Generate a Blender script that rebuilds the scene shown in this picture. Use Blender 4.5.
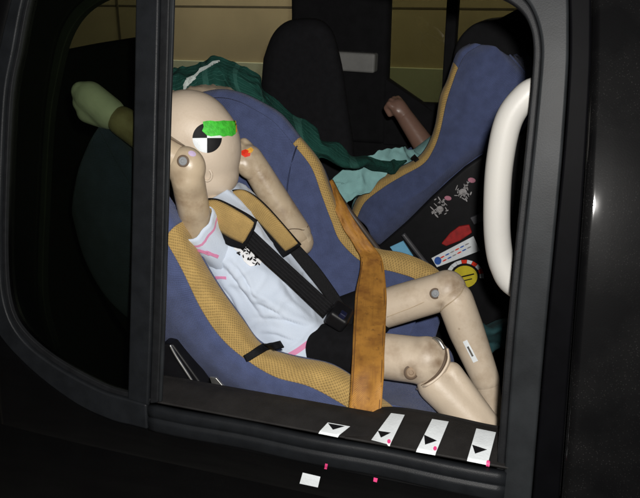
import bpy, bmesh, math, random
from mathutils import Vector as V, Matrix, Euler, noise
from mathutils.bvhtree import BVHTree
random.seed(7)
for o in list(bpy.data.objects): bpy.data.objects.remove(o)
SC = bpy.context.scene
COL = SC.collection

# ------------------------------------------------------------------ camera
YAW, PITCH, FPX = math.radians(18), math.radians(20), 720.0
CAM = V((0.28, -0.85, 1.50))
FW = V((-math.sin(YAW)*math.cos(PITCH), math.cos(YAW)*math.cos(PITCH), -math.sin(PITCH)))
RT = V((math.cos(YAW), math.sin(YAW), 0))
UP = RT.cross(FW)
cd = bpy.data.cameras.new('camera'); co = bpy.data.objects.new('camera', cd); COL.objects.link(co)
cd.sensor_width = 36; cd.lens = 36*FPX/640; cd.clip_start = 0.02; cd.clip_end = 200
co.matrix_world = Matrix(((RT.x, UP.x, -FW.x, CAM.x), (RT.y, UP.y, -FW.y, CAM.y), (RT.z, UP.z, -FW.z, CAM.z), (0, 0, 0, 1)))
SC.camera = co

# ------------------------------------------------------------------ light: camera flash, dim hall, added wall fill
w = bpy.data.worlds.new('World'); SC.world = w; w.use_nodes = True
w.node_tree.nodes['Background'].inputs[0].default_value = (0.9, 0.95, 1.0, 1)
w.node_tree.nodes['Background'].inputs[1].default_value = 0.012
fl = bpy.data.lights.new('flash', 'POINT'); fl.energy = 76; fl.shadow_soft_size = 0.014; fl.color = (1, 0.97, 0.93)
fo = bpy.data.objects.new('flash', fl); COL.objects.link(fo); fo.location = CAM + RT*0.035 + UP*0.06
hl = bpy.data.lights.new('wall_fill', 'AREA'); hl.shape = 'RECTANGLE'; hl.size = 2.4; hl.size_y = 0.3; hl.energy = 42; hl.color = (1, 0.9, 0.74)  # unseen fill light, added to brighten the wall beyond the car
ho = bpy.data.objects.new('wall_fill', hl); COL.objects.link(ho); ho.location = (-0.6, 2.15, 2.9); ho.rotation_euler = (math.radians(20), 0, 0)
SC.view_settings.view_transform = 'Standard'; SC.view_settings.look = 'None'
SC.view_settings.exposure = 0; SC.view_settings.gamma = 1
SC.render.engine = 'CYCLES'
SC.cycles.max_bounces = 8; SC.cycles.transparent_max_bounces = 12

# ------------------------------------------------------------------ pixel -> place
def ray(px, py): return FW + RT*((px-320)/FPX) + UP*((249-py)/FPX)
def P(px, py, Y):
    d = ray(px, py); return CAM + d*((Y-CAM.y)/d.y)
def PZ(px, py, z):
    d = ray(px, py); return CAM + d*((z-CAM.z)/d.z)
ZB = 0.883; TUM = math.tan(math.radians(10))
SN = V((0, -math.cos(math.radians(10)), math.sin(math.radians(10))))      # outward normal of the leaning window plane
def PS(px, py, off=0.0):                                                   # on the window plane, off metres inwards
    d = ray(px, py); o = V((0, 0, ZB)) - SN*off
    return CAM + d*((o-CAM).dot(SN)/d.dot(SN))

# ------------------------------------------------------------------ materials
MATS = {}
def node_mat(name):
    m = bpy.data.materials.new(name); m.use_nodes = True
    return m, m.node_tree.nodes, m.node_tree.links, m.node_tree.nodes['Principled BSDF']
def M(name, col, rough=0.6, var=0.15, vscale=30, bump=0.0, bscale=300, metal=0, coat=0, spec=0.5, stain=None, sscale=8, samt=0.5, sheen=0, weave=None):
    """plain surface with colour variation, optional stains, fine relief and weave"""
    if name in MATS: return MATS[name]
    m, N, L, B = node_mat(name)
    tc = N.new('ShaderNodeTexCoord')
    nz = N.new('ShaderNodeTexNoise'); nz.inputs['Scale'].default_value = vscale; nz.inputs['Detail'].default_value = 6
    L.new(tc.outputs['Object'], nz.inputs['Vector'])
    rp = N.new('ShaderNodeValToRGB')
    rp.color_ramp.elements[0].position = 0.3; rp.color_ramp.elements[1].position = 0.7
    rp.color_ramp.elements[0].color = (*[c*(1-var) for c in col], 1); rp.color_ramp.elements[1].color = (*[min(1, c*(1+var)) for c in col], 1)
    L.new(nz.outputs['Fac'], rp.inputs['Fac']); out = rp.outputs['Color']
    if stain:
        n2 = N.new('ShaderNodeTexNoise'); n2.inputs['Scale'].default_value = sscale; n2.inputs['Detail'].default_value = 8; n2.inputs['Roughness'].default_value = 0.65
        L.new(tc.outputs['Object'], n2.inputs['Vector'])
        r2 = N.new('ShaderNodeValToRGB'); r2.color_ramp.elements[0].position = 0.5; r2.color_ramp.elements[1].position = 0.72
        r2.color_ramp.elements[0].color = (0, 0, 0, 1); r2.color_ramp.elements[1].color = (samt, samt, samt, 1)
        L.new(n2.outputs['Fac'], r2.inputs['Fac'])
        mx = N.new('ShaderNodeMixRGB'); L.new(r2.outputs['Color'], mx.inputs['Fac']); L.new(out, mx.inputs[1]); mx.inputs[2].default_value = (*stain, 1)
        out = mx.outputs['Color']
    h = None
    if weave:
        sc, kind, dark = weave
        if kind == 'uvdots':
            mp = N.new('ShaderNodeMapping'); mp.inputs['Rotation'].default_value = (0, 0, math.radians(45)); L.new(tc.outputs['UV'], mp.inputs['Vector'])
            vo = N.new('ShaderNodeTexVoronoi'); vo.voronoi_dimensions = '2D'; vo.inputs['Scale'].default_value = sc; vo.inputs['Randomness'].default_value = 0.12
            L.new(mp.outputs['Vector'], vo.inputs['Vector'])
            r3 = N.new('ShaderNodeValToRGB'); r3.color_ramp.elements[0].position = 0.22; r3.color_ramp.elements[1].position = 0.45
            L.new(vo.outputs['Distance'], r3.inputs['Fac'])
        elif kind == 'uvrib':
            vo = N.new('ShaderNodeTexWave'); vo.inputs['Scale'].default_value = sc; vo.inputs['Distortion'].default_value = 0.3; vo.bands_direction = 'X'
            L.new(tc.outputs['UV'], vo.inputs['Vector'])
            r3 = N.new('ShaderNodeValToRGB'); L.new(vo.outputs['Fac'], r3.inputs['Fac'])
        elif kind == 'dots':
            vo = N.new('ShaderNodeTexVoronoi'); vo.inputs['Scale'].default_value = sc; vo.inputs['Randomness'].default_value = 0.25
            L.new(tc.outputs['Object'], vo.inputs['Vector'])
            r3 = N.new('ShaderNodeValToRGB'); r3.color_ramp.elements[0].position = 0.18; r3.color_ramp.elements[1].position = 0.42
            L.new(vo.outputs['Distance'], r3.inputs['Fac'])
        else:
            vo = N.new('ShaderNodeTexWave'); vo.inputs['Scale'].default_value = sc; vo.inputs['Distortion'].default_value = 0.6
            vo.bands_direction = kind
            L.new(tc.outputs['Object'], vo.inputs['Vector'])
            r3 = N.new('ShaderNodeValToRGB'); L.new(vo.outputs['Fac'], r3.inputs['Fac'])
        r3.color_ramp.elements[0].color = (dark, dark, dark, 1); r3.color_ramp.elements[1].color = (1, 1, 1, 1)
        mm = N.new('ShaderNodeMixRGB'); mm.blend_type = 'MULTIPLY'; mm.inputs['Fac'].default_value = 1
        L.new(out, mm.inputs[1]); L.new(r3.outputs['Color'], mm.inputs[2]); out = mm.outputs['Color']; h = r3.outputs['Color']
    L.new(out, B.inputs['Base Color'])
    B.inputs['Roughness'].default_value = rough; B.inputs['Metallic'].default_value = metal
    B.inputs['Coat Weight'].default_value = coat; B.inputs['Coat Roughness'].default_value = 0.04
    B.inputs['Specular IOR Level'].default_value = spec
    if sheen: B.inputs['Sheen Weight'].default_value = sheen; B.inputs['Sheen Roughness'].default_value = 0.4
    if bump or h is not None:
        b = N.new('ShaderNodeBump'); b.inputs['Strength'].default_value = bump or 0.3; b.inputs['Distance'].default_value = 0.002
        n3 = N.new('ShaderNodeTexNoise'); n3.inputs['Scale'].default_value = bscale; n3.inputs['Detail'].default_value = 4
        L.new(tc.outputs['Object'], n3.inputs['Vector'])
        if h is not None:
            ad = N.new('ShaderNodeMath'); ad.operation = 'ADD'; L.new(n3.outputs['Fac'], ad.inputs[0]); L.new(h, ad.inputs[1]); L.new(ad.outputs[0], b.inputs['Height'])
        else: L.new(n3.outputs['Fac'], b.inputs['Height'])
        L.new(b.outputs['Normal'], B.inputs['Normal'])
    MATS[name] = m
    return m

def paint_mat(name, dust):
    m, N, L, B = node_mat(name)
    tc = N.new('ShaderNodeTexCoord')
    vo = N.new('ShaderNodeTexVoronoi'); vo.inputs['Scale'].default_value = 330
    L.new(tc.outputs['Object'], vo.inputs['Vector'])
    big = N.new('ShaderNodeTexNoise'); big.inputs['Scale'].default_value = 14; big.inputs['Detail'].default_value = 5; L.new(tc.outputs['Object'], big.inputs['Vector'])
    r = N.new('ShaderNodeValToRGB'); r.color_ramp.elements[0].position = 0.10; r.color_ramp.elements[1].position = 0.26
    r.color_ramp.elements[0].color = (1, 1, 1, 1); r.color_ramp.elements[1].color = (0, 0, 0, 1)
    L.new(vo.outputs['Distance'], r.inputs['Fac'])
    r2 = N.new('ShaderNodeValToRGB'); r2.color_ramp.elements[0].position = 0.42; r2.color_ramp.elements[1].position = 0.7
    r2.color_ramp.elements[1].color = (0.5, 0.5, 0.5, 1)
    L.new(big.outputs['Fac'], r2.inputs['Fac'])
    mu = N.new('ShaderNodeMath'); mu.operation = 'MULTIPLY'; L.new(r.outputs['Color'], mu.inputs[0]); L.new(r2.outputs['Color'], mu.inputs[1])
    film = N.new('ShaderNodeMath'); film.operation = 'MULTIPLY_ADD'; L.new(r2.outputs['Color'], film.inputs[0]); film.inputs[1].default_value = 0.16; L.new(mu.outputs[0], film.inputs[2])
    mx = N.new('ShaderNodeMixRGB'); L.new(film.outputs[0], mx.inputs['Fac']); mx.inputs[1].default_value = (0.002, 0.002, 0.0022, 1); mx.inputs[2].default_value = (dust, dust*.97, dust*.94, 1)
    L.new(mx.outputs['Color'], B.inputs['Base Color'])
    B.inputs['Roughness'].default_value = 0.4; B.inputs['Specular IOR Level'].default_value = 0.025; B.inputs['Coat Weight'].default_value = 1.0; B.inputs['Coat Roughness'].default_value = 0.035
    b = N.new('ShaderNodeBump'); b.inputs['Strength'].default_value = 0.04; b.inputs['Distance'].default_value = 0.001
    n3 = N.new('ShaderNodeTexNoise'); n3.inputs['Scale'].default_value = 500; L.new(tc.outputs['Object'], n3.inputs['Vector']); L.new(n3.outputs['Fac'], b.inputs['Height']); L.new(b.outputs['Normal'], B.inputs['Normal'])
    return m
def glass_mat(name, tint, gl=0.06):
    m, N, L, B = node_mat(name); N.remove(B)
    o = N['Material Output']; t = N.new('ShaderNodeBsdfTransparent'); t.inputs[0].default_value = (*tint, 1)
    g = N.new('ShaderNodeBsdfGlossy'); g.inputs['Roughness'].default_value = 0.02
    fr = N.new('ShaderNodeFresnel'); fr.inputs[0].default_value = 1.45
    mx = N.new('ShaderNodeMixShader'); L.new(fr.outputs[0], mx.inputs[0]); L.new(t.outputs[0], mx.inputs[1]); L.new(g.outputs[0], mx.inputs[2]); L.new(mx.outputs[0], o.inputs[0])
    return m

PAINT = paint_mat('black_car_paint', .008); DUSTY = paint_mat('dusty_black_car_paint', .035); STRIP = M('soft_black_strip', (.002, .002, .0025), .5, spec=.02)
TINT = glass_mat('tinted_glass', (0.52, 0.555, 0.47)); FARTINT = glass_mat('far_glass', (0.50, 0.52, 0.42)); CLEAR = glass_mat('clear_glass', (0.88, 0.9, 0.86))
RUBBER = M('black_rubber', (0.008, 0.0085, 0.0095), 0.55, 0.25, 60, 0.15, 700, spec=0.16)
TRIM = M('grey_black_trim', (0.0085, 0.0095, 0.011), 0.45, 0.2, 40, 0.2, 900, spec=0.16)
FRAME = M('satin_grey_frame', (0.015, 0.0165, 0.018), 0.45, 0.3, 18, 0.06, 500, spec=0.1)
LEDGE = M('grained_ledge_plastic', (0.017, 0.016, 0.0155), 0.6, 0.2, 40, 0.35, 900, spec=0.16)
INNER = M('charcoal_interior', (0.008, 0.008, 0.009), 0.85, 0.2, 30, 0.2, 500, spec=0.16)
UPH = M('charcoal_upholstery', (0.0095, 0.0095, 0.011), 0.95, 0.15, 60, 0.5, 600, spec=0.16)
BLACK = M('black_plastic', (0.006, 0.006, 0.007), 0.45, 0.2, 40, 0.1, 700, spec=0.25)
WEB = M('black_webbing', (0.0045, 0.0045, 0.0055), 0.65, 0.3, 200, 0.5, 900, spec=0.16)
CLOTHBLK = M('black_cloth', (0.005, 0.005, 0.006), 0.95, 0.3, 60, 0.4, 700, spec=0.16)
BLUE = M('blue_seat_fabric', (0.066, 0.088, 0.195), 0.9, 0.16, 45, 0.7, 900, sheen=0.12, weave=(420, 'uvdots', 0.66))
YEL = M('mustard_mesh_fabric', (0.42, 0.275, 0.088), 0.85, 0.12, 40, 0.5, 900, sheen=0.1, weave=(245, 'uvdots', 0.6))
YELP = M('mustard_pad_fabric', (0.41, 0.27, 0.092), 0.9, 0.12, 50, 0.5, 1200, weave=(420, 'uvdots', 0.7))
HEADV = M('pale_vinyl', (0.60, 0.50, 0.39), 0.5, 0.06, 12, 0.1, 220, stain=(0.40, 0.30, 0.2), sscale=13, samt=0.4)
ARMV = M('tan_vinyl', (0.45, 0.36, 0.25), 0.38, 0.14, 16, 0.12, 160, stain=(0.2, 0.12, 0.06), sscale=20, samt=0.6)
LEGV = M('dusty_vinyl', (0.53, 0.44, 0.335), 0.47, 0.08, 14, 0.12, 200, stain=(0.27, 0.18, 0.10), sscale=17, samt=0.5)
JOINT = M('worn_tan_vinyl', (0.42, 0.33, 0.22), 0.5, 0.12, 20, 0.1, 300, stain=(0.16, 0.09, 0.045), sscale=22, samt=0.8)
STEEL = M('steel', (0.5, 0.5, 0.48), 0.3, 0.2, 80, metal=0.9)
BELT = M('rust_belt_webbing', (0.31, 0.135, 0.024), 0.55, 0.2, 18, 0.5, 500, stain=(0.12, 0.042, 0.01), sscale=20, samt=1.0, weave=(330, 'uvrib', 0.8))
def belt_mat():
    m, N, L, B = node_mat('rust_belt'); tc = N.new('ShaderNodeTexCoord'); out = None
    base = N.new('ShaderNodeRGB'); base.outputs[0].default_value = (.40, .185, .030, 1); cur = base.outputs[0]
    for sc, scale, lo_, hi_, col, am in (((22, 16, 1), 1.6, .45, .66, (.18, .068, .012), .9), ((90, 7, 1), 2.6, .52, .72, (.22, .09, .016), .75), ((40, 30, 1), 2.5, .58, .70, (.11, .042, .010), .8), ((8, 110, 1), 1.2, .66, .74, (.13, .05, .012), .6), ((60, 24, 1), 4, .62, .74, (.60, .34, .10), .5)):
        mp = N.new('ShaderNodeMapping'); mp.inputs['Scale'].default_value = sc; L.new(tc.outputs['UV'], mp.inputs['Vector'])
        nz = N.new('ShaderNodeTexNoise'); nz.inputs['Scale'].default_value = scale; nz.inputs['Detail'].default_value = 7; nz.inputs['Roughness'].default_value = .62; L.new(mp.outputs[0], nz.inputs['Vector'])
        mr = N.new('ShaderNodeMapRange'); L.new(nz.outputs['Fac'], mr.inputs[0]); mr.inputs[1].default_value = lo_; mr.inputs[2].default_value = hi_; mr.inputs[4].default_value = am
        mx = N.new('ShaderNodeMixRGB'); L.new(mr.outputs[0], mx.inputs[0]); L.new(cur, mx.inputs[1]); mx.inputs[2].default_value = (*col, 1); cur = mx.outputs[0]
    L.new(cur, B.inputs['Base Color']); B.inputs['Roughness'].default_value = .62
    wv = N.new('ShaderNodeTexWave'); wv.bands_direction = 'DIAGONAL'; wv.inputs['Scale'].default_value = 190; L.new(tc.outputs['UV'], wv.inputs['Vector'])
    b = N.new('ShaderNodeBump'); b.inputs['Strength'].default_value = .35; b.inputs['Distance'].default_value = .001; L.new(wv.outputs['Fac'], b.inputs['Height']); L.new(b.outputs['Normal'], B.inputs['Normal'])
    return m
BELT = belt_mat()
GREEN = M('dark_green_cloth', (0.010, 0.055, 0.040), 0.95, 0.3, 40, 0.6, 500)
GREENL = M('green_check_line', (0.04, 0.13, 0.10), 0.95, 0.3, 40, 0.4, 500)
TEAL = M('pale_teal_cloth', (0.23, 0.44, 0.43), 0.95, 0.15, 30, 0.4, 500)
WHITEP = M('white_plastic', (0.43, 0.42, 0.395), 0.4, 0.04, 20, 0.05, 300, stain=(0.40, 0.38, 0.33), sscale=10, samt=0.3)
TAPE = M('white_tape', (0.72, 0.76, 0.78), 0.45, 0.06, 60, 0.2, 300)
INK = M('black_ink', (0.006, 0.006, 0.007), 0.6, 0.1, 60, spec=0.16)
PINK = M('pink_paint', (0.75, 0.06, 0.22), 0.5, 0.1, 60)
FLUO = M('green_tape', (0.05, 0.50, 0.035), 0.6, 0.25, 120, 0.6, 260)
RED = M('red_fabric', (0.32, 0.010, 0.010), 0.7, 0.25, 90, 0.3, 500)
REDP = M('red_paint', (0.75, 0.04, 0.015), 0.4, 0.2, 200)
ORANGEP = M('orange_paint', (0.85, 0.42, 0.06), 0.4, 0.3, 200)
YLAB = M('yellow_label', (0.60, 0.50, 0.03), 0.4, 0.1, 60)
BLAB = M('blue_ink', (0.03, 0.10, 0.38), 0.5, 0.2, 90)
LBLUE = M('light_blue_card', (0.16, 0.42, 0.62), 0.5, 0.1, 60)
LILAC = M('lilac_paint', (0.50, 0.40, 0.58), 0.6, 0.1, 60)
PALEG = M('grey_trim_cover', (0.20, 0.20, 0.19), 0.6, 0.1, 30)
WRAP = M('pale_wrap', (0.9, 0.9, 0.88), 0.55, 0.08, 40, 0.3, 200)

def shirt_mat():
    m, N, L, B = node_mat('pale_blue_jersey')
    uv = N.new('ShaderNodeTexCoord'); sep = N.new('ShaderNodeSeparateXYZ'); L.new(uv.outputs['UV'], sep.inputs[0])
    nz = N.new('ShaderNodeTexNoise'); nz.inputs['Scale'].default_value = 22; L.new(uv.outputs['Object'], nz.inputs['Vector'])
    r = N.new('ShaderNodeValToRGB'); r.color_ramp.elements[0].color = (0.50, 0.575, 0.69, 1); r.color_ramp.elements[1].color = (0.58, 0.645, 0.74, 1); L.new(nz.outputs['Fac'], r.inputs[0])
    c = N.new('ShaderNodeValToRGB'); e = c.color_ramp.elements; c.color_ramp.interpolation = 'CONSTANT'
    e[0].position = 0; e[0].color = (0, 0, 0, 1); e[1].position = 0.855; e[1].color = (1, 1, 1, 1); x = e.new(0.89); x.color = (0, 0, 0, 1)
    L.new(sep.outputs['Y'], c.inputs[0])
    mx = N.new('ShaderNodeMixRGB'); L.new(c.outputs[0], mx.inputs[0]); L.new(r.outputs[0], mx.inputs[1]); mx.inputs[2].default_value = (0.62, 0.24, 0.40, 1)
    L.new(mx.outputs[0], B.inputs['Base Color']); B.inputs['Roughness'].default_value = 0.9
    B.inputs['Sheen Weight'].default_value = 0.1
    b = N.new('ShaderNodeBump'); b.inputs['Strength'].default_value = 0.35; b.inputs['Distance'].default_value = 0.0015
    n3 = N.new('ShaderNodeTexNoise'); n3.inputs['Scale'].default_value = 700; L.new(uv.outputs['Object'], n3.inputs['Vector']); L.new(n3.outputs['Fac'], b.inputs['Height']); L.new(b.outputs['Normal'], B.inputs['Normal'])
    return m
SHIRT = shirt_mat()

def grime(mat, spots, col):
    """brown grime patches at given places (x, y, z, radius, amount) broken up by noise"""
    N, L = mat.node_tree.nodes, mat.node_tree.links; B = N['Principled BSDF']; src = B.inputs['Base Color'].links[0].from_socket
    g = N.new('ShaderNodeNewGeometry'); nz = N.new('ShaderNodeTexNoise'); nz.inputs['Scale'].default_value = 70; nz.inputs['Detail'].default_value = 6; L.new(g.outputs['Position'], nz.inputs['Vector']); tot = None
    for p, r, am in spots:
        d = N.new('ShaderNodeVectorMath'); d.operation = 'DISTANCE'; L.new(g.outputs['Position'], d.inputs[0]); d.inputs[1].default_value = tuple(p)
        ad = N.new('ShaderNodeMath'); ad.operation = 'MULTIPLY_ADD'; L.new(nz.outputs['Fac'], ad.inputs[0]); ad.inputs[1].default_value = r*1.3; L.new(d.outputs['Value'], ad.inputs[2])
        mr = N.new('ShaderNodeMapRange'); L.new(ad.outputs[0], mr.inputs[0]); mr.inputs[1].default_value = r*.5; mr.inputs[2].default_value = r*1.6; mr.inputs[3].default_value = am; mr.inputs[4].default_value = 0
        if tot is None: tot = mr.outputs[0]
        else:
            mx = N.new('ShaderNodeMath'); mx.operation = 'MAXIMUM'; L.new(tot, mx.inputs[0]); L.new(mr.outputs[0], mx.inputs[1]); tot = mx.outputs[0]
    m2 = N.new('ShaderNodeMixRGB'); L.new(tot, m2.inputs[0]); L.new(src, m2.inputs[1]); m2.inputs[2].default_value = (*col, 1); L.new(m2.outputs[0], B.inputs['Base Color'])
# ------------------------------------------------------------------ builders
def tag(o, label=None, cat=None, group=None, kind=None):
    if label: o['label'] = label
    if cat: o['category'] = cat
    if group: o['group'] = group
    if kind: o['kind'] = kind
    return o
def thing(name, label, cat, loc, group=None):
    o = bpy.data.objects.new(name, None); COL.objects.link(o); o.location = loc; o.empty_display_size = 0.05
    return tag(o, label, cat, group)
def world_of(o):
    m = Matrix.Translation(o.location)
    return m
def link(name, me, mat, parent=None, smooth=True, label=None):
    o = bpy.data.objects.new(name, me); COL.objects.link(o)
    if mat is not None:
        me.materials.clear()
        for k in (mat if isinstance(mat, (list, tuple)) else [mat]): me.materials.append(k)
    if smooth:
        for p in me.polygons: p.use_smooth = True
    if parent is not None:
        o.parent = parent
        q = parent; t = V((0, 0, 0))
        while q is not None:
            t += q.location; q = q.parent
        o.matrix_parent_inverse = Matrix.Translation(-t)
        # meshes carry world coordinates, mesh parents sit at the origin
        if parent.type == 'MESH': o.matrix_parent_inverse = Matrix.Identity(4)
    if label: o['label'] = label
    return o
def from_bm(bm, name):
    me = bpy.data.meshes.new(name); bmesh.ops.recalc_face_normals(bm, faces=bm.faces); bm.to_mesh(me); bm.free(); return me
def apply(o):
    dg = bpy.context.evaluated_depsgraph_get(); dg.update()
    me = bpy.data.meshes.new_from_object(o.evaluated_get(dg)); old = o.data; o.modifiers.clear(); o.data = me
    if old.users == 0: bpy.data.meshes.remove(old)
    for p in me.polygons: p.use_smooth = True
    return o
def bevel(o, wd, seg=3):
    b = o.modifiers.new('bevel', 'BEVEL'); b.width = wd; b.segments = seg; b.limit_method = 'ANGLE'; b.angle_limit = math.radians(35)
    return o
def autosm(o):
    w_ = o.modifiers.new('wn', 'WEIGHTED_NORMAL'); w_.keep_sharp = True; return o

def cr(pts, n):
    """Catmull-Rom through pts, n samples evenly spread over the knots"""
    k = len(pts); out = []
    for i in range(n):
        t = i/(n-1)*(k-1); j = min(int(t), k-2); f = t-j
        a, b, c, d = pts[max(j-1, 0)], pts[j], pts[j+1], pts[min(j+2, k-1)]
        out.append(a*(-.5*f+f*f-.5*f**3) + b*(1-2.5*f*f+1.5*f**3) + c*(.5*f+2*f*f-1.5*f**3) + d*(-.5*f*f+.5*f**3))
    return out
def crf(vals, n): return [v.x for v in cr([V((q, 0, 0)) for q in vals], n)]
def grid_mesh(rows, name, wrap=False, uv=False, cap=False):
    """rows: list of equally long point lists"""
    nr, nc = len(rows), len(rows[0]); vs = [p for r in rows for p in r]; fs = []
    for i in range(nr-1):
        for j in range(nc if wrap else nc-1):
            k = (j+1) % nc; fs.append((i*nc+j, i*nc+k, (i+1)*nc+k, (i+1)*nc+j))
    if cap and wrap:
        fs.append(tuple(range(nc))[::-1]); fs.append(tuple((nr-1)*nc+j for j in range(nc)))
    me = bpy.data.meshes.new(name); me.from_pydata([tuple(v) for v in vs], [], fs); me.update()
    if uv:
        l = me.uv_layers.new(name='UVMap')
        for p in me.polygons:
            js = [me.loops[q].vertex_index % nc for q in p.loop_indices]
            for q in p.loop_indices:
                vi = me.loops[q].vertex_index; j = vi % nc
                if wrap and max(js)-min(js) > 1 and j == 0: j = nc
                l.data[q].uv = (j/nc, (vi//nc)/(nr-1))
    return me
def metric_uv(me, rows):
    """UV in metres along and across a sheet"""
    nr, nc = len(rows), len(rows[0]); l = me.uv_layers.new(name='UVMap'); m = rows[nr//2]
    u = [0.0]
    for j in range(1, nc): u.append(u[-1]+sum((rows[i][j]-rows[i][j-1]).length for i in range(0, nr, max(1, nr//5)))/len(range(0, nr, max(1, nr//5))))
    v = [0.0]
    for i in range(1, nr): v.append(v[-1]+sum((rows[i][j]-rows[i-1][j]).length for j in range(0, nc, max(1, nc//5)))/len(range(0, nc, max(1, nc//5))))
    for p in me.polygons:
        for q in p.loop_indices:
            k = me.loops[q].vertex_index; l.data[q].uv = (u[k % nc], v[k//nc])
def solid(o, th, off=-1):
    s = o.modifiers.new('solid', 'SOLIDIFY'); s.thickness = th; s.offset = off; return o
def loft(name, rows, nr, nc, mat, parent, th=0, off=0, label=None):
    """rows of control points -> smooth sheet"""
    rr = [cr(r, nc) for r in rows]
    cols = [cr([r[j] for r in rr], nr) for j in range(nc)]
    me = grid_mesh(cols, name); metric_uv(me, cols); o = link(name, me, mat, parent, label=label)
    if th: solid(o, th, off)
    return o
def frame_of(t, hint=V((0, 0, 1))):
    t = t.normalized(); a = hint - t*hint.dot(t)
    if a.length < 1e-4: a = V((1, 0, 0)) - t*t.x
    a.normalize(); return a, t.cross(a)
def tube(name, pts, radii, mat, parent, n=48, sides=14, hint=V((0, 0, 1)), flat=1.0, caps=True, label=None):
    pp = cr(pts, n); rr = crf(radii, n) if isinstance(radii, (list, tuple)) else [radii]*n; rows = []
    for i, p in enumerate(pp):
        t = pp[min(i+1, n-1)]-pp[max(i-1, 0)]; a, b = frame_of(t, hint)
        rows.append([p + a*(rr[i]*flat*math.cos(q*math.tau/sides)) + b*(rr[i]*math.sin(q*math.tau/sides)) for q in range(sides)])
    return link(name, grid_mesh(rows, name, True, cap=caps), mat, parent, label=label)
def strip(name, A, B, mat, parent, n=40, th=0.002, label=None, across=6, bulge=None):
    """flat band between the curves through A and B, given thickness"""
    a, b = cr(A, n), cr(B, n)
    rows = []
    for i in range(n):
        r = []
        for j in range(across+1):
            f = j/across; p = a[i].lerp(b[i], f)
            if bulge: p = p + bulge(i/(n-1), f)
            r.append(p)
        rows.append(r)
    me = grid_mesh(rows, name); metric_uv(me, rows); o = link(name, me, mat, parent, label=label); solid(o, th, 0); return o
def prism(name, pts, vec, mat, parent, bev=0.0, seg=3, label=None, smooth=True):
    bm = bmesh.new(); a = [bm.verts.new(p) for p in pts]; b = [bm.verts.new(p+vec) for p in pts]; n = len(pts)
    bm.faces.new(a); bm.faces.new(b[::-1])
    for i in range(n): bm.faces.new((a[i], b[i], b[(i+1) % n], a[(i+1) % n]))
    o = link(name, from_bm(bm, name), mat, parent, smooth=bool(bev), label=label)
    if bev: bevel(o, bev, seg); autosm(o)
    return o
def band(name, A, B, d0, d1, mat, parent, bev=0.003, n=40, label=None, smoothpath=True):
    """solid bar on the window plane between two pixel paths, from d0 to d1 metres inwards"""
    def cv(pth, d):
        q = [PS(x, y, d) for x, y in pth]; return cr(q, n) if smoothpath else q
    # lay out the paths once on the outer plane, then push along the normal
    a0, b0 = cv(A, 0), cv(B, 0); k = len(a0)
    rows = [[p - SN*d0 for p in a0], [p - SN*d0 for p in b0], [p - SN*d1 for p in b0], [p - SN*d1 for p in a0]]
    rows = [[rows[r][i] for r in range(4)] for i in range(k)]
    o = link(name, grid_mesh(rows, name, True, cap=True), mat, parent, label=label)
    if bev: bevel(o, bev, 3); autosm(o)
    return o
def rbox(name, c, size, mat, parent, rot=(0, 0, 0), bev=0.02, seg=4, label=None, sub=False):
    bm = bmesh.new(); bmesh.ops.create_cube(bm, size=1)
    R = Euler(rot).to_matrix()
    for v in bm.verts: v.co = R @ V((v.co.x*size[0], v.co.y*size[1], v.co.z*size[2])) + c
    o = link(name, from_bm(bm, name), mat, parent, label=label); bevel(o, bev, seg); autosm(o); return o
def blob(name, prims, mat, parent, vox=0.004, sm=8, label=None):
    """closed organic form: union of ellipsoids and tapered capsules, remeshed and relaxed"""
    bm = bmesh.new()
    for p in prims:
        if p[0] == 'e':
            _, c, r, rot = p; R = rot if isinstance(rot, Matrix) else Euler(rot).to_matrix()
            g = bmesh.ops.create_icosphere(bm, subdivisions=4, radius=1)
            for v in g['verts']: v.co = R @ V((v.co.x*r[0], v.co.y*r[1], v.co.z*r[2])) + c
        else:
            _, a, ra, b, rb = p; ax, ay = frame_of(b-a); T = (b-a).normalized(); L_ = (b-a).length
            sides, ring = 24, []
            prof = [(-ra*math.cos(t), ra*math.sin(t)) for t in [0.08+i*(math.pi/2-0.08)/6 for i in range(7)]]
            prof += [(L_*i/10, ra+(rb-ra)*i/10) for i in range(1, 10)]
            prof += [(L_+rb*math.sin(t), rb*math.cos(t)) for t in [i*(math.pi/2-0.08)/6 for i in range(7)]]
            for s, r in prof: ring.append([bm.verts.new(a+T*s+ax*(r*math.cos(q*math.tau/sides))+ay*(r*math.sin(q*math.tau/sides))) for q in range(sides)])
            for i in range(len(ring)-1):
                for q in range(sides): bm.faces.new((ring[i][q], ring[i][(q+1) % sides], ring[i+1][(q+1) % sides], ring[i+1][q]))
            bm.faces.new(ring[0][::-1]); bm.faces.new(ring[-1])
    o = link(name, from_bm(bm, name), mat, parent, label=label)
    m = o.modifiers.new('r', 'REMESH'); m.mode = 'VOXEL'; m.voxel_size = vox; m.use_smooth_shade = True
    s = o.modifiers.new('s', 'SMOOTH'); s.factor = 0.5; s.iterations = sm
    apply(o); o.data.materials.clear(); o.data.materials.append(mat); return o
def tree_of(objs):
    vs, fs = [], []
    dg = bpy.context.evaluated_depsgraph_get(); dg.update()
    for o in objs:
        e = o.evaluated_get(dg); me = e.to_mesh(); k = len(vs)
        vs += [tuple(v.co) for v in me.vertices]; fs += [tuple(i+k for i in p.vertices) for p in me.polygons]; e.to_mesh_clear()
    return BVHTree.FromPolygons(vs, fs)
def hit(tr, px, py, off=0.002, Y=None):
    d = ray(px, py).normalized(); h = tr.ray_cast(CAM, d)
    if h[0] is None: return (P(px, py, Y) if Y is not None else None)
    n = h[1] if h[1].dot(d) < 0 else -h[1]
    return h[0] + n*off
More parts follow.
